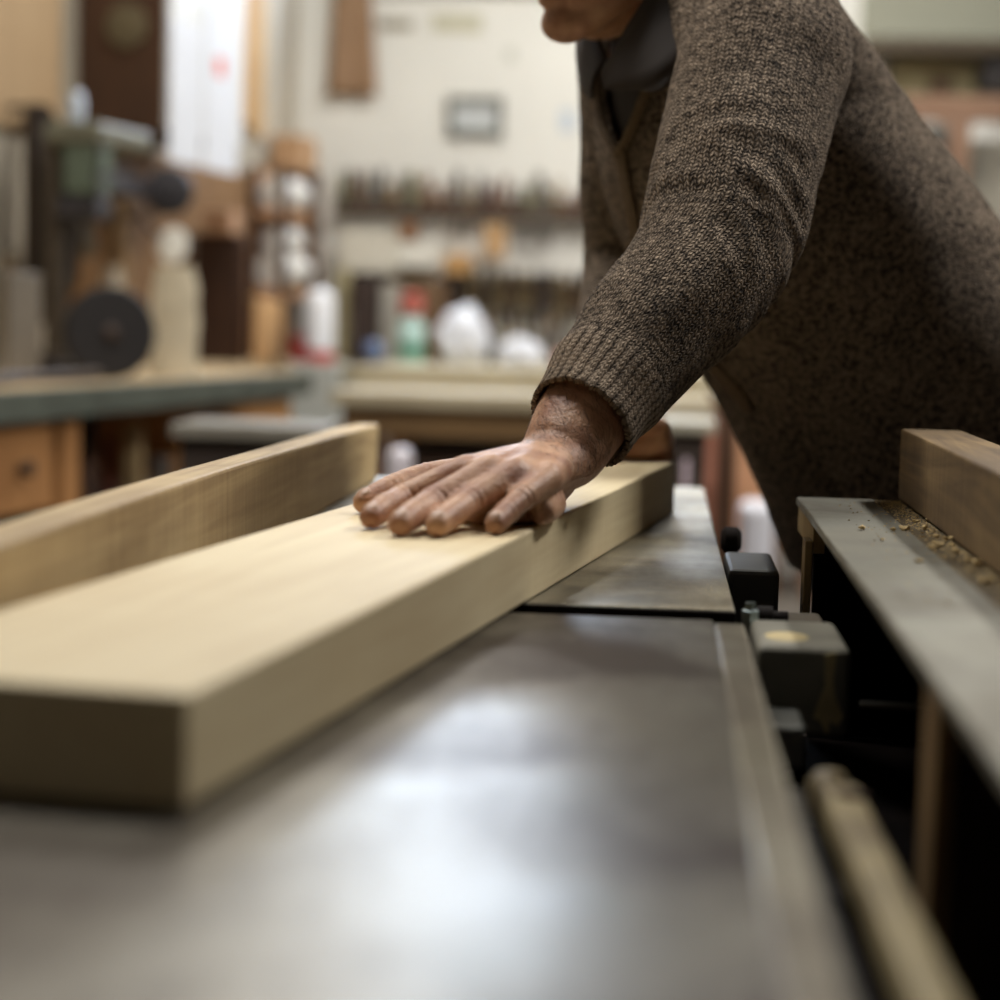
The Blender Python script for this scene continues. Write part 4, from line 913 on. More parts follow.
# under the bench: offcuts and tins on the lower shelf
for a, b_, top, t, c, lab in ((80, 99, 452, .2, (96, 72, 60), 'dull brown offcut on the shelf under the left bench'), (104, 117, 438, .3, (118, 66, 50), 'rusty red tin on the shelf under the left bench'), (124, 146, 424, .15, (178, 154, 112), 'pale wedge of wood on the shelf under the left bench'), (152, 174, 458, .2, (120, 112, 104), 'grey tin on the shelf under the left bench')):
    litem('offcut' if 'wood' in lab or 'offcut' in lab else 'paint_tin', lab, 'offcut' if 'wood' in lab or 'offcut' in lab else 'tin', a, b_, top, t, .15, mat('under_%d' % a, c, .7, var=.2), 'clutter on the shelf under the left bench', z0=.3405)

# things on the left wall
WTT = WT - .002
def wbox(name, label, cat, px0, px1, py0, py1, dep, m, group=None, bevel=.003):
    t0 = WTT - dep; s0, s1 = lspan(px0, px1, t0, (py0 + py1) / 2); zt, zb = lz((px0 + px1) / 2, py0, t0), lz((px0 + px1) / 2, py1, t0)
    o = lbox(MB(), s0, s1, t0, WTT, zb, zt).build(name, m, loc=L((s0 + s1) / 2, t0 + dep / 2, zb), bevel=bevel); return tag(o, label, cat, group)
wbox('plywood_board', 'large tan plywood sheet fixed on the left wall at the picture edge', 'board', -40, 62, -60, 128, .02, wood('wall_ply', (178, 152, 118), (148, 120, 88), axis=2, scale=.6, ring=.3))
wc = thing('hanging_cabinet', 'dark brown wooden cabinet hung high on the left wall', 'cabinet', L(lw(120, 70, .45)[0], .58, 1.6))
s0 = lw(77, 70, WTT)[0]; tc_ = .1
tc_ = min(np.linspace(.2, .68, 97), key=lambda t: abs(lw(164, 70, t)[0] - s0))   # the near front corner falls where the photo shows it
tc_ = float(tc_); s1 = lw(240, 70, tc_)[0]; zt, zb = lz(120, -60, (tc_ + WTT) / 2), lz(120, 132, (tc_ + WTT) / 2)
lbox(MB(), s0, s1, tc_, WTT, zb, zt).build('body', wood('wall_cabinet_wood', (84, 56, 36), (50, 34, 23), axis=2), wc, bevel=.006)
for k in (0, 1):
    w_ = (s1 - s0) / 2; d = lbox(MB(), s0 + .005 + k * w_, s0 + w_ * (k + 1) - .005, tc_ - .018, tc_ - .0005, zb + .01, zt - .01).build('door', mat('white_door_paint', (206, 204, 198), .5, var=.05), wc, bevel=.004); d['label'] = 'white painted door'
    MB().lathe(L(s0 + w_ + (.05 if k else -.05), tc_ - .018, zt - .06), LN, [(-.002, .007), (.012, .007), (.02, .013), (.028, .009)], 12).build('handle', mat('brass_knob', (150, 120, 70)), d, smooth=True)
tag(lbox(MB(), lw(66, 300, .705)[0], lw(246, 300, .705)[0], .705, WTT, BT, zb - .02).build('backing_panel', wood('brown_boarding', (146, 112, 76), (92, 64, 42), axis=2, ring=.5), loc=L(lw(150, 300, .705)[0], .71, BT), bevel=.003), 'tall brown boarded panel on the left wall under the dark cabinet', 'panel')
pc = L(s0 - .001, .54, lz(140, 26, .5))
ro = tag(MB().lathe(pc, -LD, [(0, .07), (.018, .07), (.022, .05), (.022, .03), (.03, .026), (.03, .008)], 26).build('sanding_disc', mat('olive_disc', (104, 92, 66), .7, var=.2), loc=pc, smooth=True), 'round olive disc hung on the near side of the dark wall cabinet', 'disc')
papw = mat('white_sheet', (212, 214, 219), .7, var=.04, scale=8)
sq = [(170, 202, 22, 164), (205, 238, 8, 172)]
pl = ['tall white sheet hung on the white cabinet doors next to the dark cabinet side', 'white sheet with a red mark hung on the white cabinet doors']
for (a, b_, c0, c1), lab in zip(sq, pl):
    t0 = tc_ - .0215; s0_, s1_ = lspan(a, b_, t0, 100); zt, zb = lz((a + b_) / 2, c0, t0), lz((a + b_) / 2, c1, t0)
    o = lbox(MB(), s0_, s1_, t0, t0 + .002, zb, zt).build('hanging_paper', papw, loc=L((s0_ + s1_) / 2, t0, zb)); tag(o, lab, 'paper', 'white sheets on the left wall')
    if 'red' in lab:
        sr, zr = lw(219, 66, t0); lbox(MB(), sr - .03, sr + .05, t0 - .0006, t0 - .0001, zr - .035, zr + .03).build('red_mark', mat('red_ink', (214, 96, 76), .7, var=.1), o)
wbox('pipe_cover', 'thin red brown strip above the white sheets on the left wall', 'strip', 186, 216, 2, 10, .03, mat('red_brown_strip', (170, 106, 76), .6))
for i, (a, b_, lab) in enumerate(((243, 249, 'narrow tan slat upright on the left wall, nearest of three'), (251, 257, 'middle of three tan slats upright on the left wall'), (259, 266, 'tan slat upright on the left wall nearest the back corner'))):
    wbox('wall_slat', lab, 'slat', a, b_, -40, 122 + 8 * i, .03, wood('slat_tan_%d' % i, ((206, 168, 118), (190, 150, 100), (212, 180, 134))[i], (160, 120, 78), axis=2, ring=.3), 'tan slats on the left wall')

# ------------------------------------------------------------------ back wall: bench, rack of tools, panels
def bw(px, py, Y): P = aty(px, py, Y); return P[0], P[2]
def bbox(mb, px0, px1, py0, py1, Y0, Y1):
    (x0, _), (x1, _) = bw(px0, (py0 + py1) / 2, Y0), bw(px1, (py0 + py1) / 2, Y0); zt = bw((px0 + px1) / 2, py0, Y0)[1]; zb = bw((px0 + px1) / 2, py1, Y0)[1]
    return mb.box((x0, Y0, zb), (x1, Y1, zt)), ((x0 + x1) / 2, (Y0 + Y1) / 2, zb)
def bitem(name, label, cat, px0, px1, py0, py1, Y0, dep, m, group=None, bevel=.004):
    mb, loc = bbox(MB(), px0, px1, py0, py1, Y0, Y0 + dep); return tag(mb.build(name, m, loc=loc, bevel=bevel), label, cat, group)
BB = TZ + .01; YF = YB - .75
bkb = thing('workbench', 'pale workbench against the white back wall below the tool racks', 'workbench', (-.2, YB - .4, 0))
palew = wood('pale_bench', (214, 204, 178), (180, 164, 132), axis=0, ring=.3)
xa, xb_ = -1.10, 0.5
MB().box((xa, YF, BB - .06), (xb_, YB - .02, BB)).build('bench_top', palew, bkb, bevel=.004)
for x in (xa + .05, .4, xb_ - .14):
    for y in (YF + .04, YB - .14): MB().box((x, y, 0), (x + .09, y + .09, BB - .061)).build('leg', brownwood, bkb, bevel=.004)
MB().box((xa + .06, YF + .05, .32), (xb_ - .06, YB - .05, .36)).build('lower_shelf', brownwood, bkb)
MB().box((xa, YF + .02, BB - .16), (xb_, YF + .04, BB - .061)).build('apron', brownwood, bkb)
# long dark rail high on the wall with tools stuck in it
rk = thing('tool_rack', 'long dark wooden rail across the white back wall', 'rack', (0, YB - .05, 1.6))
(x0, z0), (x1, z1) = bw(334, 208, YB - .07), bw(640, 216, YB - .07)
MB().box((x0, YB - .07, z0 - .03), (x1, YB - .001, z0 + .012)).build('rail', wood('rail_dark', (88, 64, 46), (58, 42, 32), axis=0), rk, bevel=.003)
MB().box((x0, YB - .018, z0 + .0125), (x1, YB - .001, z0 + .05)).build('back_strip', wood('rail_dark', (88, 64, 46), (58, 42, 32), axis=0), rk)
hcol = [(120, 84, 50), (96, 52, 34), (150, 122, 76), (70, 62, 54), (110, 104, 92), (168, 130, 84), (58, 48, 40), (136, 132, 96)]
chz = z0
px = 342; k = 0
protos = {}
def chisel(x, ln, hl, rad, ci):
    """A chisel or file hanging through the rail: handle above, blade below."""
    t = thing('hanging_chisel', 'hand tool with an upright handle standing in the long dark rail', 'hand tool', (x, YB - .045, chz + .0125), 'hand tools in the long dark rail')
    MB().lathe((x, YB - .045, chz + .0128), (0, 0, 1), [(0, rad * .8), (hl * .3, rad), (hl * .8, rad * 1.15), (hl, rad * .5)], 12).build('handle', mat('tool_handle_%d' % ci, hcol[ci], .5, var=.2), t, smooth=True)
    MB().box((x - rad * .8, YB - .0725, chz - ln), (x + rad * .8, YB - .0705, chz + .0124)).build('blade', mat('tool_steel', (112, 106, 98), .4, .8), t)
    return t
while px < 600:
    x = bw(px, 200, YB - .05)[0]; chisel(x, rng.uniform(.03, .05) if (338 < px < 440 or 480 < px < 510) else rng.uniform(.05, .14), rng.uniform(.07, .17), rng.uniform(.010, .019), rng.randint(0, 8)); px += rng.uniform(8, 14); k += 1
# odd things hanging from the rail
bitem('wooden_mallet', 'orange brown wooden block hanging under the left half of the dark rail', 'block', 400, 416, 222, 240, YB - .1, .06, wood('mallet_brown', (150, 104, 66), (110, 74, 44), axis=2))
bitem('wooden_pattern', 'slanted tan board hanging under the right half of the dark rail', 'board', 484, 506, 224, 258, YB - .10, .02, wood('pattern_tan', (196, 160, 116), (160, 124, 84), axis=2))
bitem('white_cupboard', 'low off-white cupboard on the back wall under the dark rail', 'cupboard', 340, 396, 230, 272, YB - .16, .155, mat('off_white', (214, 208, 192), .6, var=.1))
bitem('white_box', 'white box on the second rail beneath the dark rail', 'box', 398, 436, 243, 267, YB - .12, .115, mat('white_box', (226, 222, 210), .6, var=.06))
bitem('small_crate', 'small orange tan crate under the middle of the dark rail', 'crate', 444, 470, 254, 274, YB - .13, .125, wood('crate_tan', (198, 156, 100), (160, 118, 70), axis=0))
# second rail with clamps, squares and planes
rk2 = thing('tool_rack', 'lower wooden shelf rail on the back wall holding dark clamps', 'rack', (0, YB - .05, 1.3))
(x0, zr2), (x1, _) = bw(345, 277, YB - .09), bw(640, 279, YB - .09)
MB().box((x0, YB - .09, zr2 - .022), (x1, YB - .001, zr2)).build('rail', wood('rail_tan', (150, 124, 90), (112, 88, 60), axis=0), rk2, bevel=.003)
MB().box((x0, YB - .02, zr2 - .12), (x1, YB - .001, zr2 - .0225)).build('back_strip', wood('rail_tan', (150, 124, 90), (112, 88, 60), axis=0), rk2)
gcol = [(44, 38, 35), (64, 58, 50), (92, 84, 68), (104, 90, 58), (50, 45, 43), (58, 46, 36)]
def clamp(x, ln, w, ci):
    t = thing('hanging_clamp', 'dark bar clamp hanging from the lower rail on the back wall', 'clamp', (x, YB - .1, zr2 - ln), 'clamps on the lower back wall rail')
    m = mat('clamp_%d' % ci, gcol[ci], .5, .2, var=.3, scale=20)
    MB().box((x - .008, YB - .108, zr2 - ln), (x + .008, YB - .093, zr2 + .05)).build('bar', m, t)
    MB().box((x - w / 2, YB - .125, zr2 + .0005), (x + w / 2, YB - .0925, zr2 + .035)).build('fixed_jaw', m, t, bevel=.004)
    MB().box((x - w / 2, YB - .128, zr2 - ln * .62), (x + w / 2, YB - .0925, zr2 - ln * .62 + .045)).build('sliding_jaw', m, t, bevel=.004)
    MB().lathe((x + w * .3, YB - .112, zr2 - ln * .62 - .12), (0, 0, 1), [(0, .010), (.07, .012), (.075, .005), (.12, .005)], 10).build('handle', mat('tool_handle_%d' % (ci % 4), hcol[ci % 4], .5), t, smooth=True)
px = 448
while px < 604:
    clamp(bw(px, 290, YB - .1)[0], rng.uniform(.16, .26), rng.uniform(.04, .055), rng.randint(0, 6)); px += rng.uniform(11, 14)
# tools and tins standing along the back of the bench
zbk = BB + .0005
def stand(name, lab, cat, px0, px1, py0, Y, dep, m, bevel=.006, group=None):
    x0, x1 = bw(px0, 330, Y)[0], bw(px1, 330, Y)[0]; zt = bw((px0 + px1) / 2, py0, Y)[1]
    return tag(MB().box((x0, Y, zbk), (x1, Y + dep, zt)).build(name, m, loc=((x0 + x1) / 2, Y + dep / 2, zbk), bevel=bevel), lab, cat, group)
stand('tall_box', 'tall dark brown box on the back bench behind the blue ball', 'box', 351, 376, 276, YB - .35, .2, mat('dark_brown_box', (58, 42, 34), .7))
stand('level_board', 'narrow pale upright board on the back bench beside the dark box', 'board', 336, 348, 268, YB - .3, .05, wood('olive_board', (176, 166, 128), (140, 128, 92), axis=2))
stand('grey_box', 'light grey box on the back bench behind the bottle', 'box', 380, 398, 284, YB - .3, .15, mat('light_grey_box', (176, 170, 158), .6))
stand('brown_case', 'brown case on the back bench behind the white bag', 'case', 420, 444, 284, YB - .28, .15, mat('brown_case', (112, 84, 56), .6))
cols = [(74, 68, 62), (128, 120, 100), (58, 50, 46), (150, 138, 96), (96, 92, 88), (66, 56, 48), (52, 46, 44), (120, 112, 98), (84, 74, 62)]
labs = ['grey hand plane', 'olive tin', 'black can', 'yellowish tin', 'mid grey can', 'dark brown can', 'tall black can', 'pale grey can', 'brown grey can']
px = 452
for c, lb in zip(cols, labs):
    w = 9 + rng.rand() * 4; r = (bw(px + w, 320, YB - .3)[0] - bw(px, 320, YB - .3)[0]) / 2; x = bw(px + w / 2, 320, YB - .3)[0]; h = rng.uniform(.11, .19)
    o = MB().lathe((x, YB - .3, zbk), (0, 0, 1), [(0, r), (h * .85, r), (h * .88, r * .8), (h * .95, r * .4), (h, r * .4)], 16).build('can', mat('can_%s' % lb.replace(' ', '_'), c, .4, .2, var=.2), loc=(x, YB - .3, zbk), smooth=True)
    tag(o, lb.replace('hand plane', 'squat can') + ' standing in the row on the back bench under the clamps', 'can', 'cans along the back bench'); px += w + 4.5
# bottle, bag, ball
x = bw(411, 330, YB - .55)[0]; zt = bw(411, 292, YB - .55)[1]; hb_ = zt - zbk
bt = thing('spray_bottle', 'white and teal plastic bottle with a red cap on the back bench', 'bottle', (x, YB - .55, zbk))
MB().lathe((x, YB - .55, zbk), (0, 0, 1), [(0, .05), (.01, .056), (hb_ * .52, .056), (hb_ * .66, .03), (hb_ * .70, .022)], 22).build('bottle_body', mat('pale_teal_plastic', (184, 214, 206), .35, var=.08), bt, smooth=True)
MB().lathe((x, YB - .55, zbk + .03), (0, 0, 1), [(0, .0566), (.05, .0566)], 22).build('bottle_label', mat('green_label', (60, 136, 108), .5), bt, smooth=True)
MB().lathe((x, YB - .55, zbk + hb_ * .70), (0, 0, 1), [(0, .045), (hb_ * .1, .05), (hb_ * .27, .045), (hb_ * .30, .02)], 18).build('cap', mat('red_cap', (192, 104, 90), .45, var=.1), bt, smooth=True)
x = bw(372, 350, YB - .68)[0]
tag(MB().add(*ellipsoid((x, YB - .64, zbk + .046), [(.046, 0, 0), (0, .046, 0), (0, 0, .046)], 22)).build('ball', mat('blue_glass', (92, 112, 150), .15, var=.15, spec=.8), loc=(x, YB - .64, zbk), smooth=True), 'shiny blue ball sitting on the back bench', 'ball')
def bag(px0, px1, py0, Y, lab, m, seed, dep=.12):
    x0, x1 = bw(px0, 345, Y)[0], bw(px1, 345, Y)[0]; h = bw((px0 + px1) / 2, py0, Y)[1] - zbk; bm = bmesh.new(); bmesh.ops.create_icosphere(bm, subdivisions=5, radius=1)
    for v in bm.verts:
        c = v.co.copy(); k = 1 + .32 * noise.noise(c * 2.1 + Vector((seed, 0, 0))) + .10 * (1 - abs(noise.noise(c * 6 + Vector((0, seed, 0)))) * 2)
        v.co = Vector(((x0 + x1) / 2 + c.x * k * (x1 - x0) * .48, Y + .1 + c.y * k * dep, max(zbk + h * .42 + c.z * k * h * .52, zbk)))
    me = bpy.data.meshes.new('plastic_bag'); bm.to_mesh(me); bm.free()
    return tag(link('plastic_bag', me, m, loc=((x0 + x1) / 2, Y, zbk), smooth=True), lab, 'bag')
wb = mat('white_plastic_film', (232, 234, 240), .35, var=.05, scale=14)
bag(437, 486, 306, YB - .6, 'tall crumpled white plastic bag beside the bottle on the back bench', wb, 1.0)
bag(497, 540, 338, YB - .62, 'low crumpled white plastic bag next to the taller bag', wb, 4.0)
tag(bitem('red_tin', 'small red and white tin on the back bench near the cardigan sleeve', 'tin', 556, 572, 340, 358, YB - .62, .08, mat('red_white_tin', (206, 120, 96), .5, var=.3, col2=(230, 210, 196), scale=30)), 'small red and white tin on the back bench near the cardigan sleeve', 'tin').location.z = zbk
# brown apron-like panel, picture, small notes
pa = MB(); dpt = YB - .03
q = [bw(336, -40, dpt), bw(370, -40, dpt), bw(378, 96, dpt), bw(328, 96, dpt)]
nn_ = 14; vs = []
for i in range(nn_ + 1):
    for k in range(9):
        t, u = i / nn_, k / 8; xx = (q[0][0] * (1 - u) + q[1][0] * u) * (1 - t) + (q[3][0] * (1 - u) + q[2][0] * u) * t; zz = q[0][1] * (1 - t) + q[3][1] * t
        vs.append((xx, dpt - .012 - .012 * math.sin(u * PI * 3) * t, zz))
pa.add(vs, [(i * 9 + k, i * 9 + k + 1, i * 9 + k + 10, i * 9 + k + 9) for i in range(nn_) for k in range(8)])
ap = tag(pa.build('hanging_apron', mat('tan_leather', (150, 118, 88), .7, var=.15, scale=6), loc=(q[0][0], dpt, q[2][1]), smooth=True), 'brown leather apron hanging on the white back wall', 'apron'); sm = ap.modifiers.new('t', 'SOLIDIFY'); sm.thickness = .004
pf = thing('picture_frame', 'grey framed picture hanging on the white back wall', 'picture', (bw(475, 115, YB)[0], YB, bw(475, 136, YB)[1]))
fm = mat('grey_frame', (122, 122, 112), .5)
for r in ((447, 503, 96, 103), (447, 503, 130, 137), (447, 453, 103, 130), (497, 503, 103, 130)):
    mb, _ = bbox(MB(), r[0], r[1], r[2], r[3], YB - .025, YB - .001); mb.build('frame', fm, pf)
mb, _ = bbox(MB(), 453, 497, 103, 130, YB - .01, YB - .001); mb.build('picture', mat('faded_picture', (196, 200, 200), .4, var=.15, scale=10), pf)
for r, lab in (((378, 412, 20, 30), 'faded olive strip on the back wall right of the apron'), ((432, 482, 14, 32), 'pale yellowish note on the back wall above the picture'), ((560, 574, 110, 132), 'small pale blue note on the back wall near the cardigan'), ((505, 516, 48, 62), 'tiny greyish note on the back wall above the picture')):
    bitem('pinned_picture', lab, 'note', *r, YB - .004, .003, mat('note_%d' % r[0], {378: (150, 142, 122), 432: (200, 196, 172), 560: (196, 206, 216), 505: (206, 206, 196)}[r[0]], .7, var=.15), 'notes on the back wall', bevel=0)

# ------------------------------------------------------------------ assembly bench in the middle
YA = 5.45; zA = TZ - .003
x0 = aty(330, 398, YA)[0]; x1 = aty(714, 398, YA)[0]
ab = thing('assembly_bench', 'wide wooden bench in the middle of the room with a thick pale top', 'workbench', ((x0 + x1) / 2, YA + .5, 0))
MB().box((x0, YA, zA - .042), (x1, YA + 1.1, zA)).build('bench_top', wood('olive_top', (186, 174, 146), (142, 126, 98), axis=0, ring=.35), ab, bevel=.004)
MB().box((x0 + .03, YA + .03, zA - .125), (x1 - .03, YA + .06, zA - .0425)).build('apron', wood('bench_apron', (126, 98, 62), (88, 66, 42), axis=0), ab, bevel=.003)
for x in (x0 + .05, x1 - .13):
    for y in (YA + .07, YA + .96): MB().box((x, y, 0), (x + .08, y + .08, zA - .043)).build('leg', wood('red_leg', (132, 88, 66), (96, 60, 44), axis=2), ab, bevel=.004)
MB().box((x0 + .20, YA + .12, .12), (x1 - .2, YA + .8, zA - .15)).build('drawer_block', mat('dark_drawers', (58, 46, 38), .7), ab, bevel=.006)
for k in range(3):
    z = zA - .17 - k * .2; d = MB().box((x0 + .22, YA + .105, z - .17), (x1 - .22, YA + .119, z)).build('drawer', wood('drawer_dark', (74, 54, 40), (50, 37, 28), axis=0), ab, bevel=.003)
    MB().tube([(x0 + .5, YA + .106, z - .08), (x0 + .5, YA + .08, z - .08), (x0 + .62, YA + .08, z - .08), (x0 + .62, YA + .106, z - .08)], [.006] * 4, 8).build('handle', mat('hook_steel', (90, 86, 80)), d, smooth=True)
bitem('wall_panel', 'added grey green panel standing in for the dimmer back wall above the dark shelf', 'panel', 862, 1045, -70, 38, YB - .02, .019, mat('dim_wall_tone', (160, 160, 142), .7, var=.1, scale=3))  # added panel: its grey tone stands in for dimmer light on the wall
p0, p1 = aty(341, 380, 6.0), aty(705, 380, 6.0)
tag(MB().box((p0[0], 6.0, zA + .0005), (p1[0], 6.42, zA + .047)).build('thick_board', wood('olive_board2', (170, 158, 128), (134, 120, 92), axis=0, ring=.3), loc=((p0[0] + p1[0]) / 2, 6.2, zA), bevel=.004), 'thick olive tan board lying across the middle bench', 'board')
# low table with grey top before the left bench, pale cabinet behind it
lt = thing('low_table', 'low dark table with a grey top in front of the left bench', 'table', (at(240, 430, 4.2)[0], at(240, 430, 4.2)[1] + .3, 0))
a_, b_ = at(166, 424, 4.1), at(318, 424, 4.1); zz = a_[2]
MB().box((a_[0], a_[1] + .03, zz - .03), (b_[0], a_[1] + .30, zz)).build('table_top', mat('grey_laminate', (130, 124, 112), .5, var=.15), lt, bevel=.004)
for x in (a_[0] + .02, b_[0] - .08):
    for y in (a_[1] + .06, a_[1] + .22): MB().box((x, y, 0), (x + .06, y + .06, zz - .031)).build('leg', brownwood, lt, bevel=.003)
MB().box((a_[0] + .02, a_[1] + .05, zz - .28), (b_[0] - .02, a_[1] + .28, zz - .032)).build('skirt', mat('dark_skirt', (52, 40, 32), .75), lt)
YL = 7.30; x0, x1 = aty(288, 395, YL)[0], aty(338, 395, YL)[0]; zl = aty(318, 363, YL)[2]
tag(MB().box((x0, YL, 0), (x1, YL + .25, zl)).build('steel_locker', mat('pale_grey_paint', (188, 190, 182), .5, var=.1), loc=((x0 + x1) / 2, YL + .1, 0), bevel=.006), 'pale grey steel locker standing just beyond the left bench', 'locker')
P = aty(319, 340, YL + .10); cr = .055; x = P[0]; zt = aty(319, 289, YL + .1)[2]
cn_ = thing('spray_canister', 'bright white canister with a red base standing on the pale grey locker', 'canister', (x, YL + .1, zl))
MB().lathe((x, YL + .1, zl + .045), (0, 0, 1), [(0, cr), (zt - zl - .085, cr), (zt - zl - .058, cr * .8), (zt - zl - .045, cr * .5)], 22).build('can', mat('white_can', (240, 241, 244), .3, var=.02), cn_, smooth=True)
MB().lathe((x, YL + .1, zl + .0005), (0, 0, 1), [(0, cr), (.0440, cr)], 22).build('can_base', mat('red_plastic', (186, 48, 36), .45), cn_, smooth=True)
xa_, xb2 = aty(290, 345, YL + .03)[0], aty(304, 345, YL + .03)[0]; zr = aty(295, 336, YL + .03)[2]; zg = aty(295, 300, YL + .03)[2]
tag(MB().box((xa_, YL + .03, zl + .0005), (xb2, YL + .14, zr)).build('red_box', mat('dark_red', (140, 36, 30), .5), loc=(xa_, YL + .08, zl), bevel=.004), 'dark red box under a grey tin beside the white canister', 'box')
tag(MB().box((xa_ + .004, YL + .04, zr + .0005), (xb2 - .004, YL + .13, zg)).build('grey_tin', mat('grey_tin', (140, 138, 134), .4, .5), loc=(xa_, YL + .08, zr), bevel=.006), 'grey tin standing on the dark red box beside the white canister', 'tin')
def floor_box(name, lab, cat, px0, px1, py0, Y, dep, m, bevel=.01):
    x0, x1 = aty(px0, py0, Y)[0], aty(px1, py0, Y)[0]; zt = aty((px0 + px1) / 2, py0, Y)[2]
    return tag(MB().box((x0, Y, 0), (x1, Y + dep, zt)).build(name, m, loc=((x0 + x1) / 2, Y + dep / 2, 0), bevel=bevel), lab, cat)
floor_box('white_drum', 'white drum on the floor just beyond the end of the fence board', 'drum', 386, 409, 449, 4.6, .1, mat('white_drum', (214, 206, 212), .4, var=.05), .02)
# clutter seen between the arm and the trunk
floor_box('white_sack', 'white sack on the floor seen between the bench leg and the cardigan', 'sack', 742, 775, 506, 4.7, .2, mat('white_sack', (230, 230, 238), .6, var=.05), .02)
floor_box('cardboard_carton', 'tall tan carton behind the white sack', 'carton', 738, 775, 424, 4.95, .25, mat('tan_carton', (200, 150, 112), .7, var=.12), .006)
floor_box('timber_post', 'dark brown post standing right of the pinkish post by the middle bench', 'post', 719, 738, 402, 4.5, .05, wood('post_brown', (98, 68, 48), (66, 46, 34), axis=2), .003)
floor_box('timber_post', 'pinkish red post standing beside the middle bench', 'post', 700, 719, 421, 4.75, .05, wood('post_pink', (176, 120, 98), (140, 88, 70), axis=2), .003)
floor_box('white_drum', 'pale lilac drum on the floor left of the pinkish post', 'drum', 676, 698, 446, 4.9, .12, mat('lilac_drum', (206, 190, 198), .4, var=.05), .02)
st = thing('stool', 'small stool with a pale top standing by the middle bench', 'stool', (aty(690, 430, 4.3)[0], 4.45, 0))
x0, x1 = aty(661, 430, 4.3)[0], aty(716, 430, 4.3)[0]; zt = aty(690, 422, 4.3)[2]
MB().box((x0, 4.3, zt - .026), (x1, 4.6, zt)).build('seat', mat('pale_seat', (172, 166, 148), .5), st, bevel=.005)
MB().box((x0 + .02, 4.32, zt - .08), (x1 - .02, 4.58, zt - .0265)).build('seat_frame', mat('dark_frame', (60, 48, 40), .7), st)
for x in (x0 + .02, x1 - .05):
    for y in (4.33, 4.55): MB().box((x, y, 0), (x + .03, y + .03, zt - .033)).build('leg', mat('dark_frame', (60, 48, 40)), st)

# ------------------------------------------------------------------ right background: shelf, red steel rack
sh = thing('wall_shelf', 'long dark shelf high on the back wall behind the right shoulder', 'shelf', (bw(930, 45, YB)[0], YB - .1, bw(930, 50, YB)[1]))
mb, _ = bbox(MB(), 866, 1040, 40, 52, YB - .25, YB - .001); mb.build('shelf_board', wood('shelf_dark', (92, 80, 62), (66, 56, 44), axis=0), sh, bevel=.003)
for p in (890, 985):
    x = bw(p, 52, YB - .2)[0]; z = bw(p, 52, YB - .25)[1]; MB().bar((x, YB - .2, z - .005), (x, YB - .004, z - .12), .02, .02, up=(1, 0, 0)).build('bracket', mat('hook_steel', (90, 86, 80)), sh)
bitem('speaker_box', 'black box hanging below the dark shelf at the right picture edge', 'box', 986, 1030, 53, 88, YB - .2, .19, mat('black_box', (40, 34, 32), .6))
bitem('wall_panel', 'pale yellowish panel on the back wall below the dark shelf', 'panel', 884, 984, 56, 94, YB - .012, .011, mat('yellowish_panel', (196, 184, 140), .6, var=.12, scale=6))
bitem('switch_box', 'small brown box on the pale yellowish panel', 'box', 930, 952, 76, 92, YB - .06, .047, mat('brown_switch', (120, 92, 66), .6))
rr_ = thing('steel_rack', 'rust red steel rack behind the man at the right picture edge', 'rack', (aty(960, 150, 7.6)[0], 7.7, 0))
redm = mat('rust_red_steel', (146, 112, 88), .55, var=.2, scale=8)
z = aty(955, 96, 7.6)[2]; xs = [aty(p, 150, 7.6)[0] for p in (830, 962, 1090)]
for x in xs:
    for y in (7.6, 8.05): MB().box((x - .028, y, 0), (x + .028, y + .05, z - .0465)).build('upright', redm, rr_, bevel=.003)
for y in (7.6, 8.05): MB().box((xs[0] - .03, y, z - .046), (xs[2] + .03, y + .05, z)).build('top_rail', redm, rr_, bevel=.003)
zs = aty(955, 240, 7.6)[2]
MB().box((xs[0] - .02, 7.655, zs - .03), (xs[2] + .02, 8.045, zs)).build('shelf_board', mat('grey_shelf', (120, 112, 98), .7), rr_)
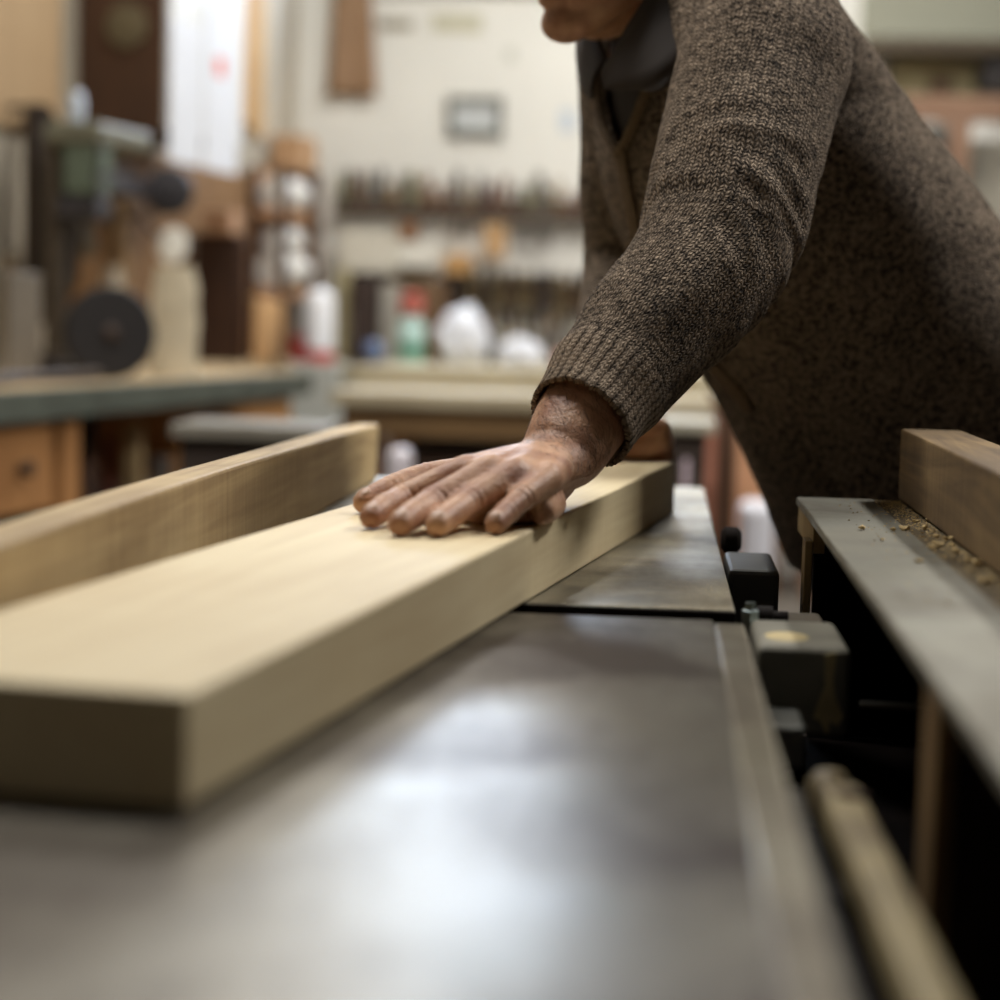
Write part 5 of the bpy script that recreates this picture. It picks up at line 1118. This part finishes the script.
def rack_item(lab, px0, px1, py0, m, Y=7.72):
    x0, x1 = aty(px0, 160, Y)[0], aty(px1, 160, Y)[0]; zt = aty((px0 + px1) / 2, py0, Y)[2]
    return tag(MB().box((x0, Y, zs + .0005), (x1, Y + .25, zt)).build('storage_box', m, loc=((x0 + x1) / 2, Y + .12, zs), bevel=.008), lab, 'box', 'boxes on the red rack')
rack_item('dark grey box on the red rack near the sloping back', 905, 948, 124, mat('slate_box', (98, 98, 92), .6))
rack_item('pale grey box on the red rack at the right picture edge', 972, 1015, 140, mat('pale_rack_box', (176, 170, 154), .6))
rack_item('mid grey box on the red rack hidden partly by the cardigan', 868, 900, 118, mat('mid_rack_box', (140, 134, 120), .6))
# ------------------------------------------------------------------ light
def lamp(name, loc, sx, sy, power, col=(1, .978, .94), rot=(0, 0, 0)):
    d = bpy.data.lights.new(name, 'AREA'); d.shape = 'RECTANGLE'; d.size = sx; d.size_y = sy; d.energy = power; d.color = col
    o = bpy.data.objects.new(name, d); C.objects.link(o); o.location = loc; o.rotation_euler = rot; return o
FIX = [(0.2, 6.9, 1.5, .25, 72), (-0.9, 5.2, .25, 1.4, 27), (2.4, 6.0, 1.4, .25, 10), (-0.85, 2.4, 1.4, .25, 63), (1.75, 3.3, .25, 1.4, 115), (0.0, -1.4, 1.4, .25, 3)]  # last entry: weak fill lamp added behind the camera to lift the blacks
for i, (x, y, sx, sy, pw) in enumerate(FIX):
    lamp('ceiling_or_fill_lamp', (x, y, 3.33), sx, sy, pw * LGAIN)
    o = MB().box((x - sx / 2 - .03, y - sy / 2 - .03, 3.335), (x + sx / 2 + .03, y + sy / 2 + .03, 3.42)).build('strip_or_fill_fixture', mat('fixture_white', (220, 218, 210), .5), loc=(x, y, 3.42), bevel=.01)
    tag(o, 'white strip light or added fill light on the workshop ceiling', 'ceiling light', 'strip lights on the ceiling')
w = bpy.data.worlds.new('world'); bpy.context.scene.world = w; w.use_nodes = True
w.node_tree.nodes['Background'].inputs['Color'].default_value = (.5, .55, .6, 1); w.node_tree.nodes['Background'].inputs['Strength'].default_value = .3
vs = bpy.context.scene.view_settings
vs.view_transform = 'Standard'; vs.look = 'None'; vs.gamma = 1; vs.use_curve_mapping = False; vs.exposure = EXPO
bpy.context.scene.cycles.use_denoising = True
bpy.context.scene.cycles.max_bounces = 8
